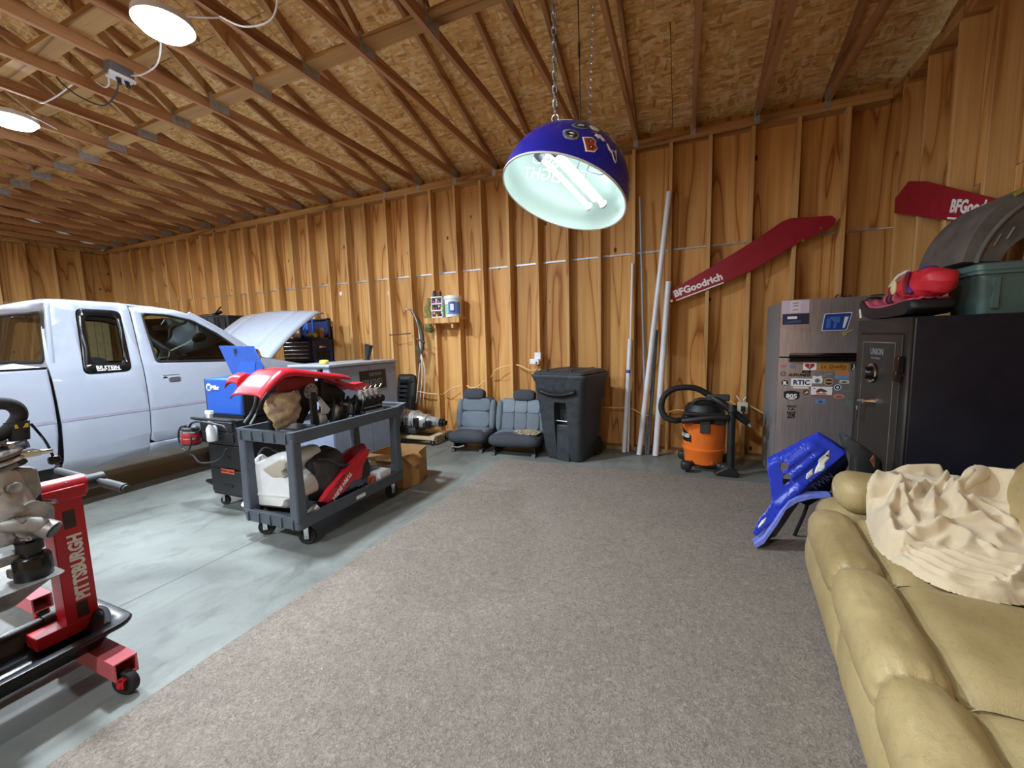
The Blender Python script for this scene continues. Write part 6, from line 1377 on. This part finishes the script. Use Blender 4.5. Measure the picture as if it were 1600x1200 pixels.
# two tubes lie just inside the rim, from upper left to lower right
ax_ = Vector((.36,.878,-.353)); ax_ = (ax_-ln*ax_.dot(ln)).normalized(); sd = ln.cross(ax_)
FC = Vector((-.580,2.29,2.270))-ln*.03
fx = obj('tube_fixture', MB().box(-.245,-.03,.014,.245,.03,.035, Matrix(((ax_.x,sd.x,-ln.x,FC.x),(ax_.y,sd.y,-ln.y,FC.y),(ax_.z,sd.z,-ln.z,FC.z),(0,0,0,1)))), mat('fixture_ivory',(214,216,176),.4), lp, bevel=.004)
for k in (-1,1):
    c_ = FC+sd*.052*k+ln*.012
    obj('fluorescent_tube', MB().cyl(tuple(c_-ax_*.215),tuple(c_+ax_*.235),.0125,n=18), tube_m, lp)
    for e_ in (-1,1): obj('tube_socket', MB().cyl(tuple(c_+ax_*(.215 if e_<0 else .235)*e_),tuple(c_+ax_*(.25 if e_<0 else .245)*e_),.024,n=14), mat('socket_grey',(150,156,166),.5) if (k,e_)==(-1,-1) else bpy.data.materials['socket_grey'], lp)
mt_ = bpy.data.materials['socket_grey']
obj('mount_plate', MB().cyl(tuple(FC-ax_*.24-ln*.0),tuple(FC-ax_*.24+ln*-.06),.06,n=20), mt_, lp)
for s_ in (-.02,.06): obj('support_rod', MB().cyl(tuple(FC+ax_*.02+sd*s_),tuple(FC+ax_*.02+sd*s_-ln*.19),.004,n=8), mt_, lp)
obj('inner_wire', MB().tube([tuple(FC-ax_*.02+sd*.05-ln*.03),tuple(FC+ax_*.04+sd*.16-ln*.02),tuple(FC+ax_*.02+sd*.20-ln*.07)],.004,6), mt_, lp)

def dpatch(dr_, outline, m, k=1.003, nm='sticker'):
    """flat print laid on the dome around the point in direction dr_"""
    n_ = Vector(dr_).normalized(); r_ = Vector((0,0,1)).cross(n_).normalized(); u_ = n_.cross(r_); rk_ = LR*k
    def f(a, b):
        q_ = (n_*rk_+r_*a+u_*b).normalized(); h_ = max(0, -q_.dot(ln)); e_ = q_+ln*(h_*.04)
        return tuple(LC+e_*rk_)
    return obj(nm, MB().panel(outline, (), f, frange(-.06,.06,6), frange(-.06,.06,6)), m, lp, solid=.001, offs=1)
def el(a, b, cx=0, cy=0, n=18): return [(cx+a*math.cos(2*pi*k/n), cy+b*math.sin(2*pi*k/n)) for k in range(n)]
d_ = (.337,-.816,.47)                                   # grey shield with a dark beast head
dpatch(d_, [(-.038,.030),(-.015,.040),(.015,.034),(.036,.016),(.040,-.010),(.026,-.036),(-.004,-.040),(-.03,-.028),(-.042,.0)], gray_d); dpatch(d_, [(-.028,.020),(.0,.028),(.024,.010),(.028,-.014),(.012,-.028),(-.018,-.018),(-.030,.0)], dm('dark_teal_decal',(40,52,58)), 1.005)
dpatch(d_, [(-.01,.01),(.012,.012),(.016,-.004),(.0,.0)], white_d, 1.007); dpatch(d_, [(-.012,-.014),(.01,-.012),(.004,-.02)], white_d, 1.007)
d_ = (.427,-.634,.645); dpatch(d_, el(.044,.032), gray_d); dpatch(d_, el(.037,.026), dm('dark_green_decal',(46,74,72)), 1.005); dpatch(d_, [(-.02,-.005),(.0,.012),(.022,.008),(.01,-.008),(.0,-.002)], white_d, 1.007)
d_ = (.576,-.754,.317)                                  # orange letter with a pale edge
dpatch(d_, [(-.034,.040),(.02,.046),(.038,.026),(.030,.004),(.038,-.022),(.016,-.044),(-.030,-.044)], white_d); dpatch(d_, [(-.027,.033),(.016,.038),(.030,.022),(.022,.003),(.030,-.02),(.012,-.037),(-.023,-.037)], dm('burnt_orange_decal',(170,70,40)), 1.005)
dpatch(d_, [(-.010,.024),(.010,.026),(.014,.016),(.008,.009),(-.008,.008)], black_d, 1.007); dpatch(d_, [(-.008,-.008),(.010,-.008),(.014,-.02),(.004,-.027),(-.007,-.027)], black_d, 1.007)
for q_ in ((.004,.017),(.002,-.017)): dpatch(d_, el(.005,.005,*q_,8), white_d, 1.009)
hs_ = lambda l: [(a*.8,b*.8) for a,b in l]
d_ = (.678,-.572,.461); dpatch(d_, hs_([(-.038,.010),(-.02,.030),(.012,.026),(.034,-.004),(.044,-.024),(.022,-.012),(.014,-.032),(.002,-.010),(-.014,-.006),(-.022,-.020),(-.026,-.002)]), white_d); dpatch(d_, [(-.044,.02),(-.02,.036),(.004,.034),(-.014,.024)], dm('orange_mane_decal',(214,90,40)), 1.005)
d_ = (.837,-.483,.256)                                  # longhorn outline
dpatch(d_, [(-.030,.048),(-.02,.052),(-.010,.02),(.016,.014),(.034,.034),(.040,.024),(.024,-.002),(.018,-.036),(.004,-.052),(-.008,-.034),(-.012,-.004),(-.028,.014)], white_d); dpatch(d_, [(-.004,.010),(.014,.008),(.012,-.026),(.004,-.042),(-.003,-.028)], dm('deep_navy_decal',(24,30,64)), 1.005); dpatch(d_, [(.006,.006),(.014,.006),(.011,-.02)], red_d, 1.007)
d_ = (.99,.015,-.027); dpatch(d_, el(.034,.040), white_d); dpatch(d_, el(.028,.034), dm('horseshoe_navy',(40,50,130)), 1.005); dpatch(d_, [(-.014,.016),(-.006,.02),(-.006,-.008),(.006,-.008),(.006,.02),(.014,.016),(.012,-.016),(-.012,-.016)], white_d, 1.007)
for d_, m in (((.592,-.491,.639),white_d),((.80,-.16,.57),white_d),((.90,-.02,.42),dm('pale_blue_decal',(180,190,220))),((.973,.039,.226),white_d)):
    dpatch(d_, [(-.026,-.02),(.0,-.03),(.028,-.012),(.022,.018),(-.006,.03),(-.028,.012)], m)
dpatch((.19,-.527,.828), rrect(-.035,-.012,.035,.012,.004), white_d, nm='paper_label')
# raised mirrored words inside the lining
ghost = mat('lining_print', (250,252,252), .5, var=.02)
iv = (Vector((-.66,.35,.0))-ln*.62).normalized(); 
def inner(a, b, c):
    n_ = iv; r_ = Vector((0,0,1)).cross(n_).normalized(); u_ = n_.cross(r_)
    q_ = (n_*LR+r_*a+u_*b).normalized(); return tuple(LC+(q_+ln*(max(0,-q_.dot(ln))*.04))*LR*.978)
for s_, y_ in (('BUD', .05), ('LIGHT', -.04)): text('lining_lettering', s_, .10, None, ghost, lp, bold=.001, align='CENTER', fn=lambda a,b,c: inner(a, b+y_, c))
# chain to the roof, power cord
def chain(name, top, bot, par, lk=.046, wr=.0035):
    mb = MB(); L__ = (top-bot).length; n_ = int(L__/(lk*.74)); d_ = (top-bot).normalized()
    for k in range(n_):
        c_ = bot+d_*(lk*.5+lk*.74*k); t_ = Vector((1,0,0)) if k % 2 else Vector((0,1,0)); t_ = (t_-d_*t_.dot(d_)).normalized()
        pts = [c_+d_*(lk*.5-.009)*sy_+ (d_*math.sin(a)+t_*math.cos(a))*.010 for sy_, a in ((1,0),(1,pi/2),(1,pi),(-1,pi),(-1,1.5*pi),(-1,2*pi))]
        mb.tube([tuple(q_) for q_ in pts], wr, 5, 1, True)
    return tag(obj(name, mb, steel, par), None, None, None, 'stuff')
cb0 = LC+Vector((.003,-.461,.887)).normalized()*LR*.965
obj('eye_ring', MB().tube([tuple(cb0+Vector((.018*math.cos(a),0,.016+.018*math.sin(a)))) for a in frange(0,2*pi,10)[:-1]], .004, 6, 2, True), steel, lp)
chain('chain', Vector((cb0.x,cb0.y,zt(cb0.y)+.09)), cb0+Vector((0,0,.03)), lp)
cb1 = LC+Vector((.35,.25,.90)).normalized()*LR*.965
chain('rear_chain', Vector((cb1.x+.03,cb1.y+.25,zt(cb1.y+.25)+.09)), cb1, lp, .03, .0016)
obj('power_cord', MB().tube([tuple(LC+Vector((.25,.1,.96)).normalized()*LR*.97),(LC.x+.085,LC.y+.03,2.95),(LC.x+.07,LC.y+.05,3.6),(LC.x+.06,LC.y+.06,zt(LC.y+.06)+.09)], .0035, 6), black_p, lp)
obj('cord_switch', MB().cyl((LC.x+.083,LC.y+.032,2.93),(LC.x+.082,LC.y+.033,3.0),.007,n=8), black_p, lp)

# ------------------------------------------------------------------ wiring under the trusses
jb = thing('junction_box', 'grey ballast box with two black plugs on a truss chord by the bright light', 'box', (-4.207,2.04,3.69))
obj('box_body', MB().box(-4.25,1.96,3.60,-4.165,2.12,3.688), mat('ballast_grey',(120,126,136),.4,.5), jb, bevel=.004)
obj('socket_strip', MB().box(-4.25,1.965,3.585,-4.18,2.115,3.60).box(-4.18,1.955,3.585,-4.155,2.125,3.61), white_p, jb, bevel=.003)
for y in (2.02,2.075): obj('plug', MB().cyl((-4.19,y,3.588),(-4.18,y+.005,3.54),.017,.013,n=12), black_p, jb)
for lab, P_ in (('white cable dipping between the ballast box and the brighter ceiling light',[(-4.165,2.10,3.64),(-4.0,2.09,3.60),(-3.75,2.06,3.585),(-3.60,2.02,3.64),(-3.44,1.93,3.645)]),
                ('white cable sagging right of the brighter ceiling light',[(-3.11,1.92,3.64),(-3.02,2.02,3.67),(-2.99,2.06,3.688)]),
                ('white cable arching across the two trusses right of the light',[(-2.98,2.06,3.695),(-2.80,2.10,3.60),(-2.55,2.11,3.575),(-2.40,2.06,3.66)]),
                ('white cable running down left from the ballast box',[(-4.24,1.98,3.60),(-4.33,2.02,3.575),(-4.46,2.05,3.60),(-4.60,2.06,3.68)]),
                ('black cable looping below the chord left of the ballast box',[(-4.19,2.02,3.55),(-4.33,2.05,3.50),(-4.50,2.04,3.46),(-4.70,1.98,3.55),(-4.80,1.93,3.64),(-4.82,1.90,3.69)]),
                ('white cable between the trusses near the left ceiling light',[(-4.83,2.0,3.688),(-5.05,1.98,3.64),(-5.25,1.96,3.62),(-5.42,1.98,3.688)]),
                ('short white cable tail hanging at the left ceiling light',[(-5.68,1.98,3.64),(-5.62,2.06,3.60),(-5.60,2.16,3.56)])):
    tag(obj('cable', MB().tube(P_, .006, 6), white_p if 'white' in lab else black_p, loc=P_[0]), lab, 'cable')
